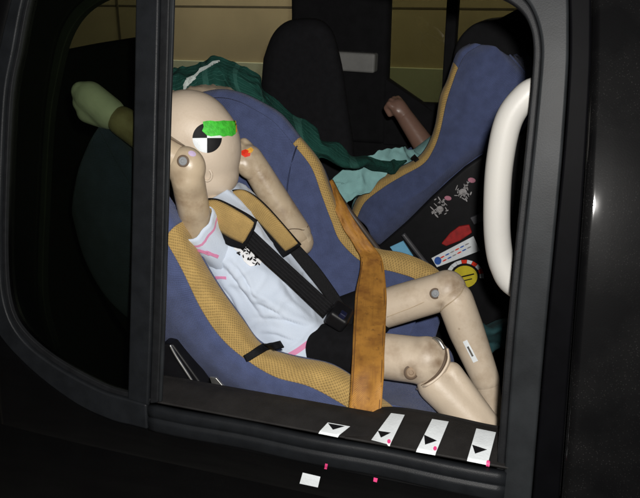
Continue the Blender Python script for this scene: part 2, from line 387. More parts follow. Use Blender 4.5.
def decal(name, tr, outline, mat, parent, off=0.0012, Y=None, step=1.5, label=None, th=0.0008):
    """a sticker lying on a surface: cells inside the outline, each corner laid on the surface below it"""
    xs = [p[0] for p in outline]; ys = [p[1] for p in outline]
    n = len(outline)
    cx, cy = sum(xs)/n, sum(ys)/n; rings = max(2, int(max(max(xs)-min(xs), max(ys)-min(ys))/2/step))
    dense = []
    for i in range(n):
        a, b = outline[i], outline[(i+1) % n]; k = max(1, int(math.hypot(a[0]-b[0], a[1]-b[1])/step))
        for q in range(k): dense.append((a[0]+(b[0]-a[0])*q/k, a[1]+(b[1]-a[1])*q/k))
    rows = []
    c0 = hit(tr, cx, cy, off, Y)
    for r in range(1, rings+1):
        f = r/rings; row = []
        for (x, y) in dense:
            h = hit(tr, cx+(x-cx)*f, cy+(y-cy)*f, off, Y)
            row.append(h if h is not None else (rows[-1][len(row)] if rows else c0))
        rows.append(row)
    me = bpy.data.meshes.new(name); nc = len(dense)
    vs = [c0]+[p for r in rows for p in r]
    fs = [(0, 1+j, 1+(j+1) % nc) for j in range(nc)]
    for i in range(rings-1):
        for j in range(nc):
            k = (j+1) % nc; fs.append((1+i*nc+j, 1+(i+1)*nc+j, 1+(i+1)*nc+k, 1+i*nc+k))
    me.from_pydata([tuple(v) for v in vs], [], fs); me.update()
    o = link(name, me, mat, parent, label=label); return o
def circ(cx, cy, rx, ry=None, n=24, a0=0, a1=math.tau, rot=0):
    ry = ry or rx; out = []
    for i in range(n):
        a = a0+(a1-a0)*i/(n-1 if a1-a0 < math.tau-1e-6 else n); x, y = rx*math.cos(a), ry*math.sin(a)
        out.append((cx+x*math.cos(rot)-y*math.sin(rot), cy+x*math.sin(rot)+y*math.cos(rot)))
    return out
def disc(name, c, nrm, r, h, mat, parent, label=None, sides=24):
    a, b = frame_of(nrm); nrm = nrm.normalized(); prof = [(0, r), (h*.7, r), (h, r*.82), (h, r*.45), (h*.55, r*.40), (h*.55, 0.0001)]
    rows = [[c+nrm*s+a*(q*math.cos(k*math.tau/sides))+b*(q*math.sin(k*math.tau/sides)) for k in range(sides)] for s, q in prof]
    o = link(name, grid_mesh(rows, name, True), mat, parent, label=label, smooth=False); return o

# ================================================================== SETTING
def sheet(name, pts, mat, kind='structure'):
    me = bpy.data.meshes.new(name); me.from_pydata([tuple(p) for p in pts], [], [tuple(range(len(pts)))]); o = link(name, me, mat, smooth=False)
    return tag(o, kind=kind)
GROUND = M('concrete_floor', (0.10, 0.098, 0.09), 0.8, 0.25, 4, 0.2, 80)
WALLU = M('ochre_hall_wall', (0.38, 0.305, 0.195), 0.85, 0.16, 3, 0.1, 90)
WALLL = M('greenish_hall_wall', (0.42, 0.43, 0.32), 0.85, 0.08, 3, 0.1, 90)
sheet('ground', [V((-5, -3, 0)), V((5, -3, 0)), V((5, 2.95, 0)), V((-5, 2.95, 0))], GROUND)
WY = 2.75
zrail = P(240, 62, WY).z
wl = rbox('hall_wall', V((0, WY+0.06, 1.9)), (10, 0.12, 3.8), WALLU, None, bev=0.004); tag(wl, kind='structure')
lo = rbox('lower_panel', V((0, WY-0.006, zrail/2)), (10, 0.02, zrail), WALLL, wl, bev=0.003)
for k in range(5): rbox('wall_batten', V((-3.4+1.35*k, WY-0.004, (zrail+3.7)/2)), (0.012, 0.004, 3.7-zrail-0.02), M('dark_rail', (.09, .07, .045), .8), wl, bev=0.001)
rbox('wall_rail', V((0, WY-0.0003, P(270, 7, WY).z)), (10, 0.0015, 0.010), M('dark_rail', (.09, .07, .045), .8), wl, bev=0.001)

# ================================================================== CAR
car = thing('car', 'black car with its rear side window open and a dark tinted quarter window', 'car', (0.0, 0.7, 0.0))
# --- near rear door: skin below the belt line
def skin(x0, x1, z0, z1, bul, nx=30, nz=30):
    rows = []
    for i in range(nz+1):
        t = i/nz; z = z0+(z1-z0)*t
        rows.append([V((x0+(x1-x0)*j/nx, 0.006-bul*math.sin(math.pi*min(1, (1-t)*1.1)) if t < 1 else 0.006, z)) for j in range(nx+1)])
    return rows
XB = PS(508, 475).x
door = link('rear_door', grid_mesh(skin(-0.62, XB+0.03, 0.30, 0.852, 0.035), 'rear_door'), PAINT, car, label='black glossy door panel below the open window'); solid(door, 0.004, 1)
# belt moulding, two rounded ribs swept along the door
prof = [(0.004, .838), (-0.004, .8382), (-0.0085, .840), (-0.0105, .845), (-0.0105, .856), (-0.0095, .8615), (-0.0065, .8625), (-0.006, .8645), (-0.0075, .866), (-0.0075, .872), (-0.0065, .8785), (-0.003, .8818), (0.004, .883), (0.006, .876), (0.006, .845)]
xa, xb = PS(149, 402).x, PS(507, 470).x
rows = []
for i in range(41):
    x = xa+(xb-xa)*i/40; rows.append([V((x, y-0.0015*math.sin(i*.4), z)) for y, z in prof])
mould = link('belt_moulding', grid_mesh(rows, 'belt_moulding', True, cap=True), TRIM, door)
# quarter window: trim, pane
tin = [(60, -75), (42, -45), (26, 0), (16, 51), (8, 96), (4, 180), (3, 260), (8, 306), (24, 337), (55, 363), (100, 388), (128, 397), (149, 403)]
tout = [(44, -90), (28, -50), (14, 0), (2, 51), (-5, 100), (-10, 190), (-10, 265), (-4, 322), (28, 363), (75, 400), (112, 418), (135, 424), (150, 428)]
band('quarter_trim', tout, tin, -0.008, 0.012, TRIM, door, 0.004, 60)
band('quarter_seal', tin, [(x+(3 if i < 8 else 2), y-(0 if i < 8 else 4)) for i, (x, y) in enumerate(tin)], -0.001, 0.010, RUBBER, door, 0.001, 60)
glass_pts = [PS(x, y, 0.006) for x, y in [(140, -75)]+[(x-2, y+1) for x, y in tin]+[(140, 400)]]
prism('quarter_glass', glass_pts, -SN*0.0035, TINT, door, label='dark green tinted quarter window pane')
# body outside the trim: quarter panel behind the door
bp = tout
rows = []
for k in range(len(bp)):
    x, y = bp[k]
    e = PS(x, y, 0.002); outx = -0.85
    rows.append([e, e.lerp(V((outx, e.y+0.015, e.z-0.02)), .5)+V((0, -0.006, 0)), V((outx, e.y+0.03, e.z-0.03))])
rows = rows[:9]
qp = loft('quarter_panel', [[r[i] for r in rows] for i in range(3)], 10, 40, PAINT, car, 0.003)
# skin between quarter trim and door skin (shoulder below the trim)
low = [tout[k] for k in range(7, 13)]
ra_ = [PS(x, y, 0.0) for x, y in low]+[V((x, -.006, .8405)) for x in (-.22, -.1, .05, .18, XB+.03)]; rb_ = [V((p.x, -0.0095, 0.785)) for p in ra_]
shoulder = loft('door_shoulder', [ra_, [a.lerp(b, .5)+V((0, -0.002, 0)) for a, b in zip(ra_, rb_)], rb_, [p+V((0, .01, -.006)) for p in rb_]], 14, 60, PAINT, door, 0.003)
# window divider bar with its bright edge
band('divider_bar', [(137, -75), (136.5, 0), (134, 150), (131, 300), (128, 412)], [(161, -75), (160, 0), (156.5, 150), (153, 300), (149, 407)], -0.004, 0.006, TRIM, door, 0.004, 30)
band('divider_channel', [(161, -75), (160, 0), (156.5, 150), (153, 300), (149.5, 404)], [(171, -75), (169.5, 0), (165.5, 150), (162, 300), (158, 403)], -0.0005, 0.006, RUBBER, door, 0.003, 30)
band('divider_edge', [(171, -75), (169.5, 0), (165.5, 150), (162, 300), (158, 403)], [(175, -75), (173.5, 0), (169, 150), (165, 300), (161, 402)], 0.0005, 0.006, FRAME, door, 0.0015, 30)
# front frame of the window with its rounded upper corner
fin = [(430, -16), (470, -12), (498, -5), (517, 6), (528, 21), (533, 42), (532, 75), (524, 160), (514, 255), (505, 350), (496, 472), (489, 560)]
fse = [(430, -26), (472, -23), (504, -14), (524, -2), (535, 16), (541, 42), (540, 75), (532, 160), (522, 255), (513, 350), (504, 474), (497, 560)]
fou = [(430, -62), (490, -60), (545, -52), (561, -36), (568, -10), (569, 30), (568, 75), (562, 160), (553, 255), (544, 350), (533, 480), (526, 560)]
band('window_seal', fin, fse, 0.006, 0.03, RUBBER, door, 0.003, 60)
band('window_frame', fse, fou, 0.0, 0.022, FRAME, door, 0.004, 60, label='satin grey window frame bar')
band('top_frame', [(30, -70), (180, -58), (330, -40), (431, -26)], [(30, -90), (180, -90), (330, -75), (431, -62)], 0.0, 0.022, FRAME, door, 0.003, 30)
# black gap and glossy front door behind the frame
band('pillar_strip', [(x+1, y) for x, y in fou[4:]], [(592, -14), (592, 30), (591, 75), (586, 160), (579, 255), (571, 350), (561, 482), (555, 560)], 0.010, 0.02, STRIP, car, 0.0035, 40)
fdl = [(594, -40), (593, 30), (592, 75), (587.5, 160), (580.5, 255), (573, 350), (563, 480), (556, 560)]
zg = PS(589, 206).z
rows = []
for x, y in fdl:
    e = PS(x, y, 0.0); dz = e.z-zg
    q = e+V((0, 0.139*dz+.009*(1-math.exp(-dz*dz/.02))+.014, 0)); r = [q+V((.004, .03, 0)), q]
    segs = [(.0016, 84-8.2*k) for k in range(10)]+[(.004, 2.6), (.010, 1.7), (.012, 0.5), (.02, -1.0), (.03, -2.4), (.05, -3.6), (.08, -5), (.12, -7)]
    for ds, an in segs:
        a_ = math.radians(an); q = q+V((ds*math.cos(a_), -ds*math.sin(a_), 0)); r.append(q)
    rows.append(r)
loft('front_door', [[r[i] for r in rows] for i in range(len(rows[0]))], 110, 60, DUSTY, car, 0.002, label='glossy black front door pillar with dust and a flash glint')
# inner ledge of the near door
zL = 0.889
def ledge_line(pts, z): return [PZ(x, y, z) for x, y in pts]
outer = [V((x, 0.004, 0.886)) for x in (xa-0.02, -0.15, 0.0, 0.12, 0.2, xb+0.02)]
inner = [PZ(x, y, zL) for x, y in ((150, 373), (240, 397), (320, 420), (385, 438), (440, 452), (512, 470))]
inner = [V((p.x, 0.068, zL)) for p in outer]
ledge = loft('door_ledge', [outer, [a.lerp(b, .5)+V((0, 0, .002)) for a, b in zip(outer, inner)], inner, [p+V((0, .016, -.012)) for p in inner], [p+V((0, .022, -.09)) for p in inner], [p+V((0, .022, -.4)) for p in inner]], 40, 60, LEDGE, car, 0.003, label='black grained inner sill of the door')
# raised strip of trim that carries the markers
rl = [PZ(x, y, 0.893) for x, y in ((347, 431), (360, 432), (388, 448), (434, 459.5), (487, 470.5), (508, 474))]
ru = [P(x, y, 0.094) for x, y in ((347, 428), (362, 419), (386, 410.5), (434, 416.5), (487, 428), (514, 432))]
rl = [V((p.x, 0.001, 0.8885)) for p in rl]
rows_ = [rl, [a.lerp(b, .5)+V((0, -.001, .004)) for a, b in zip(rl, ru)], ru, [p+V((0, .010, -.01)) for p in ru], [p+V((0, .014, -.10)) for p in ru]]
ridge = loft('raised_trim', rows_, 40, 60, LEDGE, car, 0.003, label='raised black trim strip carrying white markers')
lt = tree_of([ridge]); lt2 = tree_of([ledge, door, mould, shoulder])
# white tape markers with black pointers
def wob(q, a=0.35): return [(x+random.uniform(-a, a), y+random.uniform(-a, a)) for x, y in q]
TM = [([(328, 423.5), (350, 427.5), (338, 437), (319, 433)], [(328, 424.5), (345, 427.5), (333, 431)], None),
      ([(391.5, 414), (405, 416), (390, 445.5), (371.5, 441)], [(378, 432), (391, 434), (381, 439)], (389, 446)),
      ([(432, 419.5), (448.5, 422.5), (435, 455), (416, 451.5)], [(424, 436), (437, 442), (425, 446)], (435, 453)),
      ([(476.5, 429.5), (496, 433), (488, 464.5), (467, 460.5)], [(472, 446), (487, 451), (475, 455)], (488, 467)),
      ([(303, 472.5), (321, 476.5), (318, 487), (300, 483)], None, None)]
for ti, (q, tri, dot) in enumerate(TM):
    lt_ = lt if ti in (1, 2, 3) else lt2; lt__, lt = lt, lt_
    tm = decal('tape_marker', lt, wob(q), TAPE, car, 0.0014, 0.03)
    if tri: decal('pointer', lt, tri, INK, tm, 0.0024, 0.05)
    if dot: decal('pink_dot', lt, circ(dot[0], dot[1]-3, 1.8, 2.2, 14), PINK, tm, 0.003, 0.02)
    lt = lt__
for q in ([(325.5, 463), (328, 463.5), (327, 469), (324.5, 468.5)], [(374, 477), (378, 478), (377, 482), (373.5, 481)]):
    decal('paint_mark', lt2, q, PINK, car, 0.0014, 0.0)
# inner pillar trim seen through the quarter window
it_ = [(122, -22), (86, -14), (60, 4), (44, 32), (35, 72), (29, 120), (25, 200), (23, 300), (36, 360)]
iu_ = [(122, -14), (92, -6), (68, 10), (52, 36), (42, 76), (35, 122), (31, 200), (29, 300), (42, 356)]
band('inner_pillar_trim', it_, iu_, 0.035, 0.05, M('grey_trim_bead', (.025, .028, .026), .6, spec=.2), car, 0.002, 40)
band('inner_pillar_panel', [(100, -80), (40, -70), (12, -30), (2, 20), (-6, 70), (-12, 120), (-14, 200), (-14, 300), (0, 380)], it_, 0.030, 0.045, INNER, car, 0.003, 40)
# white grab handle fixed to the inside of the pillar
hp = [(570, 92), (538, 90), (522, 100), (508, 122), (500, 160), (497, 200), (497.5, 238), (503, 266), (517, 286), (560, 300)]
tube('grab_handle', [P(x, y, 0.165) for i, (x, y) in enumerate(hp)], [.0175, .018, .0185, .019, .019, .019, .019, .019, .0185, .018], WHITEP, car, 70, 20, V((0, 1, 0)), label='white curved tubular grab handle')
band('inner_pillar', [(556, -50), (556, 20), (550, 120), (541, 250), (531, 400), (521, 520)], [(640, -50), (640, 20), (640, 120), (640, 250), (640, 400), (640, 520)], 0.06, 0.20, INNER, car, 0.012, 30)
# roof, floor, far side
ZR = 1.60
def box(name, lo_, hi_, mat, parent, bev=0.004, label=None):
    lo_, hi_ = V(lo_), V(hi_); return rbox(name, (lo_+hi_)/2, tuple(hi_-lo_), mat, parent, bev=bev, label=label)
rf = loft('roof', [[V((x, y, ZR+0.03-0.10*((y-.75)/.75)**4*.6-0.03*((x-.1)/1.2)**2)) for x in (-1.1, -.5, 0, .5, 1.2)] for y in (0.115, .35, .75, 1.15, 1.40)], 24, 24, PAINT, car, 0.02)
box('floor_pan', (-1.1, 0.05, 0.22), (1.2, 1.5, 0.27), INNER, car)
box('rear_sill', (-1.1, 0.0, 0.12), (1.2, 0.06, 0.31), PAINT, car, 0.01)
for wx in (-0.95, 1.15):
    for wy in (0.12, 1.43):
        wv = tube('wheel', [V((wx, wy-.09, .3)), V((wx, wy, .3)), V((wx, wy+.09, .3))], [.30, .30, .30], RUBBER, car, 12, 40, hint=V((0, 0, 1)))
FY = 1.50
def fx(px, py): return P(px, py, FY)
cl, cr2 = fx(291, 0).x, fx(389, 40).x
zs = 1.085
box('far_door_panel', (-1.1, FY, 0.25), (1.2, FY+0.06, fx(415, 103).z), INNER, car, 0.02)
box('far_pillar', (cl, FY-0.01, 1.0), (cr2, FY+0.05, 1.6), INNER, car, 0.02)
p2l, p2r = fx(446, 20).x, fx(457, 20).x
box('far_pillar', (p2l, FY-0.01, 1.0), (p2r, FY+0.05, 1.6), INNER, car, 0.006)
box('far_roof_rail', (-1.1, FY-0.08, 1.545), (1.2, FY+0.04, 1.60), INNER, car, 0.02)
prism('far_sill_slope', [V((cr2-0.01, FY-.004, fx(391, 78).z)), V((p2l+.02, FY-.004, fx(440, 120).z)), V((p2l+.02, FY-.004, 1.0)), V((cr2-.01, FY-.004, 1.0))], V((0, .05, 0)), INNER, car, 0.006)
def pane(name, x0, x1, mat, z1=1.57, z0=1.03):
    prism(name, [V((x0, FY+.025, z0)), V((x1, FY+.025, z0)), V((x1, FY+.025, z1)), V((x0, FY+.025, z1))], V((0, .004, 0)), mat, car)
pane('far_window_pane', cr2-.01, p2l+.01, FARTINT); pane('far_window_pane', p2r-.01, 1.1, FARTINT); pane('far_window_pane', -1.05, cl+.01, CLEAR)
q0 = P(331, 52, 1.44); q1 = P(374, 73, 1.44)
tc_ = rbox('trim_cover', (q0+q1)/2+V((0, .03, 0)), (q1.x-q0.x, .05, q0.z-q1.z), PALEG, car, (0, 0.03, 0), 0.008)
# rear bench
bc = box('bench_cushion', (-0.56, 0.10, 0.42), (0.06, 1.46, 0.585), UPH, car, 0.05)
bb = rbox('bench_backrest', V((-0.66, 0.80, 0.80)), (0.15, 1.30, 0.66), UPH, car, (0, math.radians(-12), 0), 0.05)
def headrest(pxs, Y, th=0.10):
    pts = [P(x, y, Y) for x, y in pxs]
    o = prism('headrest', pts, V((0, 0, 0))+V((-0.02, th, 0.0)), UPH, car, 0.03, 5); return o
hA = [(40, 60), (56, 51), (92, 44), (120, 40), (133, 43), (139, 60), (146, 330), (40, 330)]
prism('headrest', [P(x, y, 0.46) for x, y in hA], V((-.03, .20, 0)), INNER, car, 0.02, 4)
hB = [(262, 60), (270, 38), (281, 25), (296, 20), (316, 20), (328, 27), (337, 45), (347, 100), (350, 190), (270, 190), (258, 110)]
prism('headrest', cr([P(x, y, 0.95) for x, y in hB], 44), V((-.04, .13, 0)), UPH, car, 0.045, 8)
for k in range(1): pass
# front seat behind the far child seat
fsb = [(452, 60), (458, 40), (474, 24), (496, 20), (508, 14), (522, 8), (560, 2), (600, 10), (620, 120), (600, 330), (520, 330), (500, 150)]
prism('front_seat', cr([P(x, y, 1.16) for x, y in fsb], 48), V((0.0, .26, 0)), INNER, car, 0.035, 5, label='black front seat back')

# ================================================================== NEAR CHILD SEAT
seat = thing('child_seat', 'blue and mustard child car seat facing forward, holding the dummy in the pale blue shirt', 'child seat', PZ(250, 470, 0.585))
nA = [(72, 215), (84, 258), (104, 294), (130, 320), (161, 341), (186, 363), (212, 381), (238, 399), (275, 424), (318, 446), (360, 462), (410, 478)]
nB = [(98, 128), (116, 162), (140, 200), (164, 238), (182, 270), (201, 309), (221, 338), (245, 359), (275, 377), (310, 387), (348, 408), (395, 440)]
nC = [(118, 118), (136, 148), (160, 186), (184, 221), (198, 251), (217, 284), (242, 319), (263, 345), (296, 357), (326, 363), (350, 375), (400, 412)]
NS = 12
A3 = [P(x, y, .165) for x, y in nA]; B3 = [P(x, y, .125) for x, y in nB]; C3 = [P(x, y, .165) for x, y in nC]
AB = [a.lerp(b, .5)+V((0, -.022, 0)) for a, b in zip(A3, B3)]
AB2 = [a.lerp(b, .85)+V((0, -.014, 0)) for a, b in zip(A3, B3)]
BC = [b.lerp(c, .5)+V((.006, -.010, .008)) for b, c in zip(B3, C3)]
D3 = [c+V((-.012, .03, -.03)) for c in C3]
loft('side_cover', [[a+V((0, .05, -.004)) for a in A3], A3, AB, AB2, B3], 40, 80, BLUE, seat, .006, 1, label='blue fabric side wing')
loft('rim_pad', [B3[3:], BC[3:], C3[3:], [c+V((-.006, .012, -.010)) for c in C3[3:]]], 24, 90, YEL, seat, .006, 1, label='mustard mesh pad along the wing edge')
loft('head_wing', [B3[:4], BC[:4], C3[:4], [c+V((-.006, .012, -.010)) for c in C3[:4]]], 20, 30, BLUE, seat, .006, 1)
# far wing
fE = [(190, 98), (218, 92), (240, 95), (262, 105), (281, 117), (299, 139), (318, 163), (328.5, 190), (338.5, 214), (350, 237), (376, 250), (403, 255), (429, 266), (446, 280)]
fF = [(188, 104), (216, 98), (237, 101), (257, 111), (275, 123), (293, 144), (311, 167), (321.5, 195), (331, 220), (341, 242), (366, 264), (396, 272), (416, 279), (428, 290)]
fG = [(185, 190), (195, 196), (205, 200), (218, 205), (232, 212), (245, 220), (258, 235), (270, 255), (282, 275), (298, 295), (322, 318), (350, 334), (378, 348), (400, 362)]
E3 = [P(x, y, .50) for x, y in fE]; F3 = [P(x, y, .475) for x, y in fF]; G3 = [P(x, y, .42) for x, y in fG]
FG = [f.lerp(g, .35)+V((0, .012, 0)) for f, g in zip(F3, G3)]; FG2 = [f.lerp(g, .7)+V((0, .012, 0)) for f, g in zip(F3, G3)]
loft('inner_cover', [F3, FG, FG2, G3], 40, 90, BLUE, seat, .006, -1, label='blue fabric inside of the far wing')
EF = [e.lerp(f, .5)+V((.004, -.006, .005)) for e, f in zip(E3, F3)]
loft('rim_pad', [E3[5:], EF[5:], F3[5:]], 14, 80, YEL, seat, .006, 1, label='mustard edge of the far wing')
loft('head_wing', [E3[:6], EF[:6], F3[:6]], 12, 50, BLUE, seat, .006, 1)
loft('outer_cover', [E3, [e+V((.0, .03, -.02)) for e in E3], [e+V((-.01, .045, -.10)) for e in E3], [e+V((-.03, .02, -.20)) for e in E3]], 24, 60, BLUE, seat, .004, 0)
ict = tree_of([o for o in seat.children if o.name.startswith('inner_cover')])
tube('wing_seam', [hit(ict, x, y, .0005, .45) for x, y in ((297, 146), (293, 158), (289, 175), (287, 192), (286, 215), (289, 235))], .0014, M('navy_seam', (.02, .028, .07), .9), seat, 24, 6)
# tub between the wings (back and cushion)
def resample(p, n): return cr(p, n)
D_, G_ = resample([c+V((-.006, .012, -.010)) for c in C3], 14), G3
K1 = [d.lerp(g, .15)+V((-.05, 0, -.045)) for d, g in zip(D_, G_)]; K2 = [d.lerp(g, .5)+V((-.065, 0, -.05)) for d, g in zip(D_, G_)]; K3 = [d.lerp(g, .85)+V((-.035, 0, -.02)) for d, g in zip(D_, G_)]
tub = loft('tub_cover', [D_, K1, K2, K3, G_], 40, 80, BLUE, seat, .006, -1)
cush = []
for Y_ in (.165, .185, .23, .28, .34, .39, .425):
    f = (Y_-.165)/.26; lift = .022*(abs(f-.5)*2)**3
    a, b = P(300, 352, .262), P(425, 366, .245)
    row = [V((0, Y_-a.y, 0))+a.lerp(b, t)+V((0, 0, -.056+lift-d)) for t, d in ((-.1, .0), (.3, .0), (.6, .0), (.85, .003), (1.0, .012), (1.1, .035), (1.12, .08), (1.1, .2))]
    cush.append([V((p.x, Y_, p.z)) for p in row])
loft('cushion_cover', cush, 30, 50, BLUE, seat, .006, 0, label='blue seat cushion under the thighs')
# black moulded base under the cover
a4 = [a+V((0.004, .02, .01)) for a in A3]
base_rows = [a4, [V((a.x+.02, .17, max(.60, a.z-.06))) for a in a4], [V((a.x*.75+.02, .17, max(.585, a.z-.22))) for a in a4], [V((a.x*.7, .19, .585)) for a in a4]]
loft('base_shell', base_rows, 24, 50, BLACK, seat, .005, 0)
base_far = [[V((p.x, 0.62-p.y*.9, p.z)) for p in r] for r in base_rows]
loft('base_shell', base_far, 24, 50, BLACK, seat, .005, 0)
tube('release_lever', [P(170, 345, .10), P(176, 356, .10), P(187, 373, .10), P(198, 390, .10)], [.0022, .0024, .0024, .002], STEEL, seat, 20, 8)
prism('buckle_tongue', [P(x, y, .098) for x, y in ((209, 377), (216, 378), (228, 392), (226, 397), (214, 392))], V((0, .006, 0)), STEEL, seat, .0015, 2)
prism('lever_housing', [P(x, y, .112) for x, y in ((160, 345), (172, 344), (204, 388), (198, 398), (160, 380))], V((0, .03, 0)), BLACK, seat, .004)
st = tree_of([o for o in seat.children if o.name.startswith('rim_pad') or o.name.startswith('side_cover')])
# elastic strap over the near rim
strip('elastic_strap', [hit(st, 244+36*t/8, 355-14*t/8-2*math.sin(t/8*3.14), .005, .13) for t in range(9)], [hit(st, 247+37*t/8, 362-14.5*t/8-2*math.sin(t/8*3.14), .005, .13) for t in range(9)], WEB, seat, 24, .003)

# ================================================================== NEAR DUMMY
dummy = thing('crash_test_dummy', 'child crash test dummy in pale blue shirt and black shorts with a green taped head', 'dummy', P(300, 360, .31))
# torso under the shirt
sp = [P(x, y, .31) for x, y in ((208, 193), (222, 214), (244, 248), (265, 280), (286, 311), (304, 338), (314, 352))]
NSEC, NR = 140, 160
sc_ = cr(sp, NSEC)
rs = crf([.040, .088, .098, .093, .090, .092, .080], NSEC); rfr = crf([.040, .050, .058, .060, .064, .066, .05], NSEC)
CREASE = [((216, 258), (262, 316), .0035, 3.0), ((232, 262), (258, 300), .003, 2.5), ((252, 303), (296, 322), .0035, 2.5), ((256, 318), (318, 326), .003, 3.0), ((262, 334), (300, 340), .003, 2.5), ((268, 268), (300, 306), .0018, 3), ((222, 284), (244, 318), .0025, 2.5), ((206, 240), (226, 270), .003, 2.2), ((280, 300), (312, 322), .0022, 2.2)]
def to_px(q):
    d = q-CAM; f = d.dot(FW); return 320+FPX*d.dot(RT)/f, 249-FPX*d.dot(UP)/f
def crease(q):
    x, y = to_px(q); t_ = 0
    for (x0, y0), (x1, y1), am, wd in CREASE:
        L2 = math.hypot(x1-x0, y1-y0); ux, uy = (x1-x0)/L2, (y1-y0)/L2; u = ((x-x0)*ux+(y-y0)*uy)/L2; d = (y-y0)*ux-(x-x0)*uy + 1.6*math.sin(u*5)
        if -.1 < u < 1.1:
            e_ = max(0, math.sin(math.pi*(u+.1)/1.2)); t_ += am*e_*(math.exp(-((d+wd)/wd)**2)-.9*math.exp(-(d/(wd*.6))**2))
    return t_
def torso_rows(extra, fold):
    rows = []
    for i in range(NSEC):
        T = (sc_[min(i+1, NSEC-1)]-sc_[max(i-1, 0)]).normalized(); S = V((0, 1, 0)); S = (S-T*S.dot(T)).normalized(); Fv = S.cross(T)
        if Fv.dot(V((1, 0, .6))) < 0: Fv = -Fv
        r = []
        for j in range(NR):
            a = j*math.tau/NR; c, s = math.cos(a), math.sin(a)
            e = 2.5; k = (abs(c)**e+abs(s)**e)**(-1/e)
            q = sc_[i]+S*(c*k*(rs[i]+extra))+Fv*(s*k*(rfr[i]+extra))
            if fold:
                n_ = (q-sc_[i]).normalized(); t = i/NSEC
                w_ = .006*noise.noise(V((q.x*26+q.z*14, q.y*24, q.z*9)))+.006*(1-abs(noise.noise(V((q.x*13+q.z*13, q.y*22+q.z*7, q.z*5)))))**7+.0025*(1-abs(noise.noise(V((q.x*30-q.z*16, q.y*16, q.z*13+4)))))**9-.004
                
                w_ += .004*max(0, t-.75)*4*(1+math.sin(a*9))*.5
                w_ += .014*max(0, t-.62)*2.4+.003*max(0, t-.8)*5*math.sin(a*7+1)
                if n_.dot(q-CAM) < 0: w_ += crease(q)
                q = q+n_*w_
            r.append(q)
        rows.append(r)
    return rows
torso = link('torso', grid_mesh(torso_rows(-.006, False), 'torso', True, cap=True), LEGV, dummy)
shirt = link('shirt', grid_mesh(torso_rows(.004, True)[10:128], 'shirt', True, uv=True), SHIRT, dummy, label='pale blue jersey shirt with pink hem'); solid(shirt, .0025, 1)
# head
hc = P(195.5, 145, .31)
Rz = Matrix.Identity(3)
head = blob('head', [('e', hc+V((-.012, 0, .022)), (.084, .072, .077), (0, 0, 0)), ('e', hc+V((.019, 0, -.004)), (.0655, .066, .086), (0, 0, 0)),
    ('e', hc+V((.024, 0, -.052)), (.055, .056, .050), (0, 0, 0)), ('e', hc+V((.012, 0, -.05)), (.058, .058, .046), (0, 0, 0)), ('c', hc+V((-.005, 0, -.05)), .04, hc+V((-.015, 0, -.12)), .036)], HEADV, dummy, .004, 14, label='smooth featureless pale vinyl head')
ht = tree_of([head])
cx, cy, rr_ = 207, 138, 14.5
def quad(a0, a1): return [(cx, cy)]+circ(cx, cy, rr_, rr_*1.02, 12, a0, a1)
tw = decal('target_disc', ht, circ(cx, cy, rr_, rr_*1.02, 30), TAPE, head, .0008, .25)
decal('target_quarter', ht, quad(math.pi, 1.5*math.pi), INK, head, .0016, .25)
decal('target_quarter', ht, quad(0, .5*math.pi), INK, head, .0016, .25)
gt = [(202.5, 122)]+[(202.5+i*4, 121.3+random.uniform(-.7, .7)) for i in range(1, 9)]+[(234.5, 126), (234.5, 134)]+[(235-i*4, 136+random.uniform(-.7, .9)) for i in range(1, 8)]+[(202, 131), (203.5, 127)]
decal('green_tape', ht, gt, FLUO, head, .0026, .27)
decal('orange_tag', ht, [(233, 120), (236, 121), (236, 132), (233.5, 134)], ORANGEP, head, .002, .28)
# ear boss
eh = hit(ht, 207, 175, 0.0); en = V((.25, -1, .1)).normalized(); ea, eb_ = frame_of(en); tube('ear_boss', [eh+en*.0005+ea*(.0105*math.cos(k*math.tau/12))+eb_*(.0085*math.sin(k*math.tau/12)) for k in range(13)], .0022, HEADV, head, 40, 8)
# arms
def limb(name, a, ra, b, rb, extra, mat, lab=None, vox=.0035, sm=8): return blob(name, [('c', a, ra, b, rb)]+extra, mat, dummy, vox, sm, lab)
def fist(w_, d, up, s=1.0):
    """palm, four curled fingers and a thumb; w_ wrist, d forearm direction, up back-of-hand direction"""
    d = d.normalized(); up = (up-d*up.dot(d)).normalized(); sd = d.cross(up); pr = []
    pr.append(('e', w_+d*.030*s, (.030*s, .026*s, .019*s), Matrix((d, sd, up)).transposed()))
    for k in range(4):
        o = w_+sd*(.0195-.013*k)*s+d*(.044+(.004, .007, .006, 0)[k])*s
        kn = o+d*.010*s-up*.002*s; tip = o-up*.019*s+d*(.008)*s; end = o-up*.022*s-d*.012*s
        pr += [('c', o, .0085*s, kn, .0085*s), ('c', kn, .0083*s, tip, .0078*s), ('c', tip, .0078*s, end, .007*s)]
    th = w_+sd*.022*s+d*.018*s-up*.006*s
    pr += [('c', th, .0095*s, th+d*.020*s-up*.012*s+sd*.003*s, .0085*s), ('c', th+d*.020*s-up*.012*s+sd*.003*s, .0085*s, th+d*.03*s-up*.020*s-sd*.012*s, .0075*s)]
    return pr
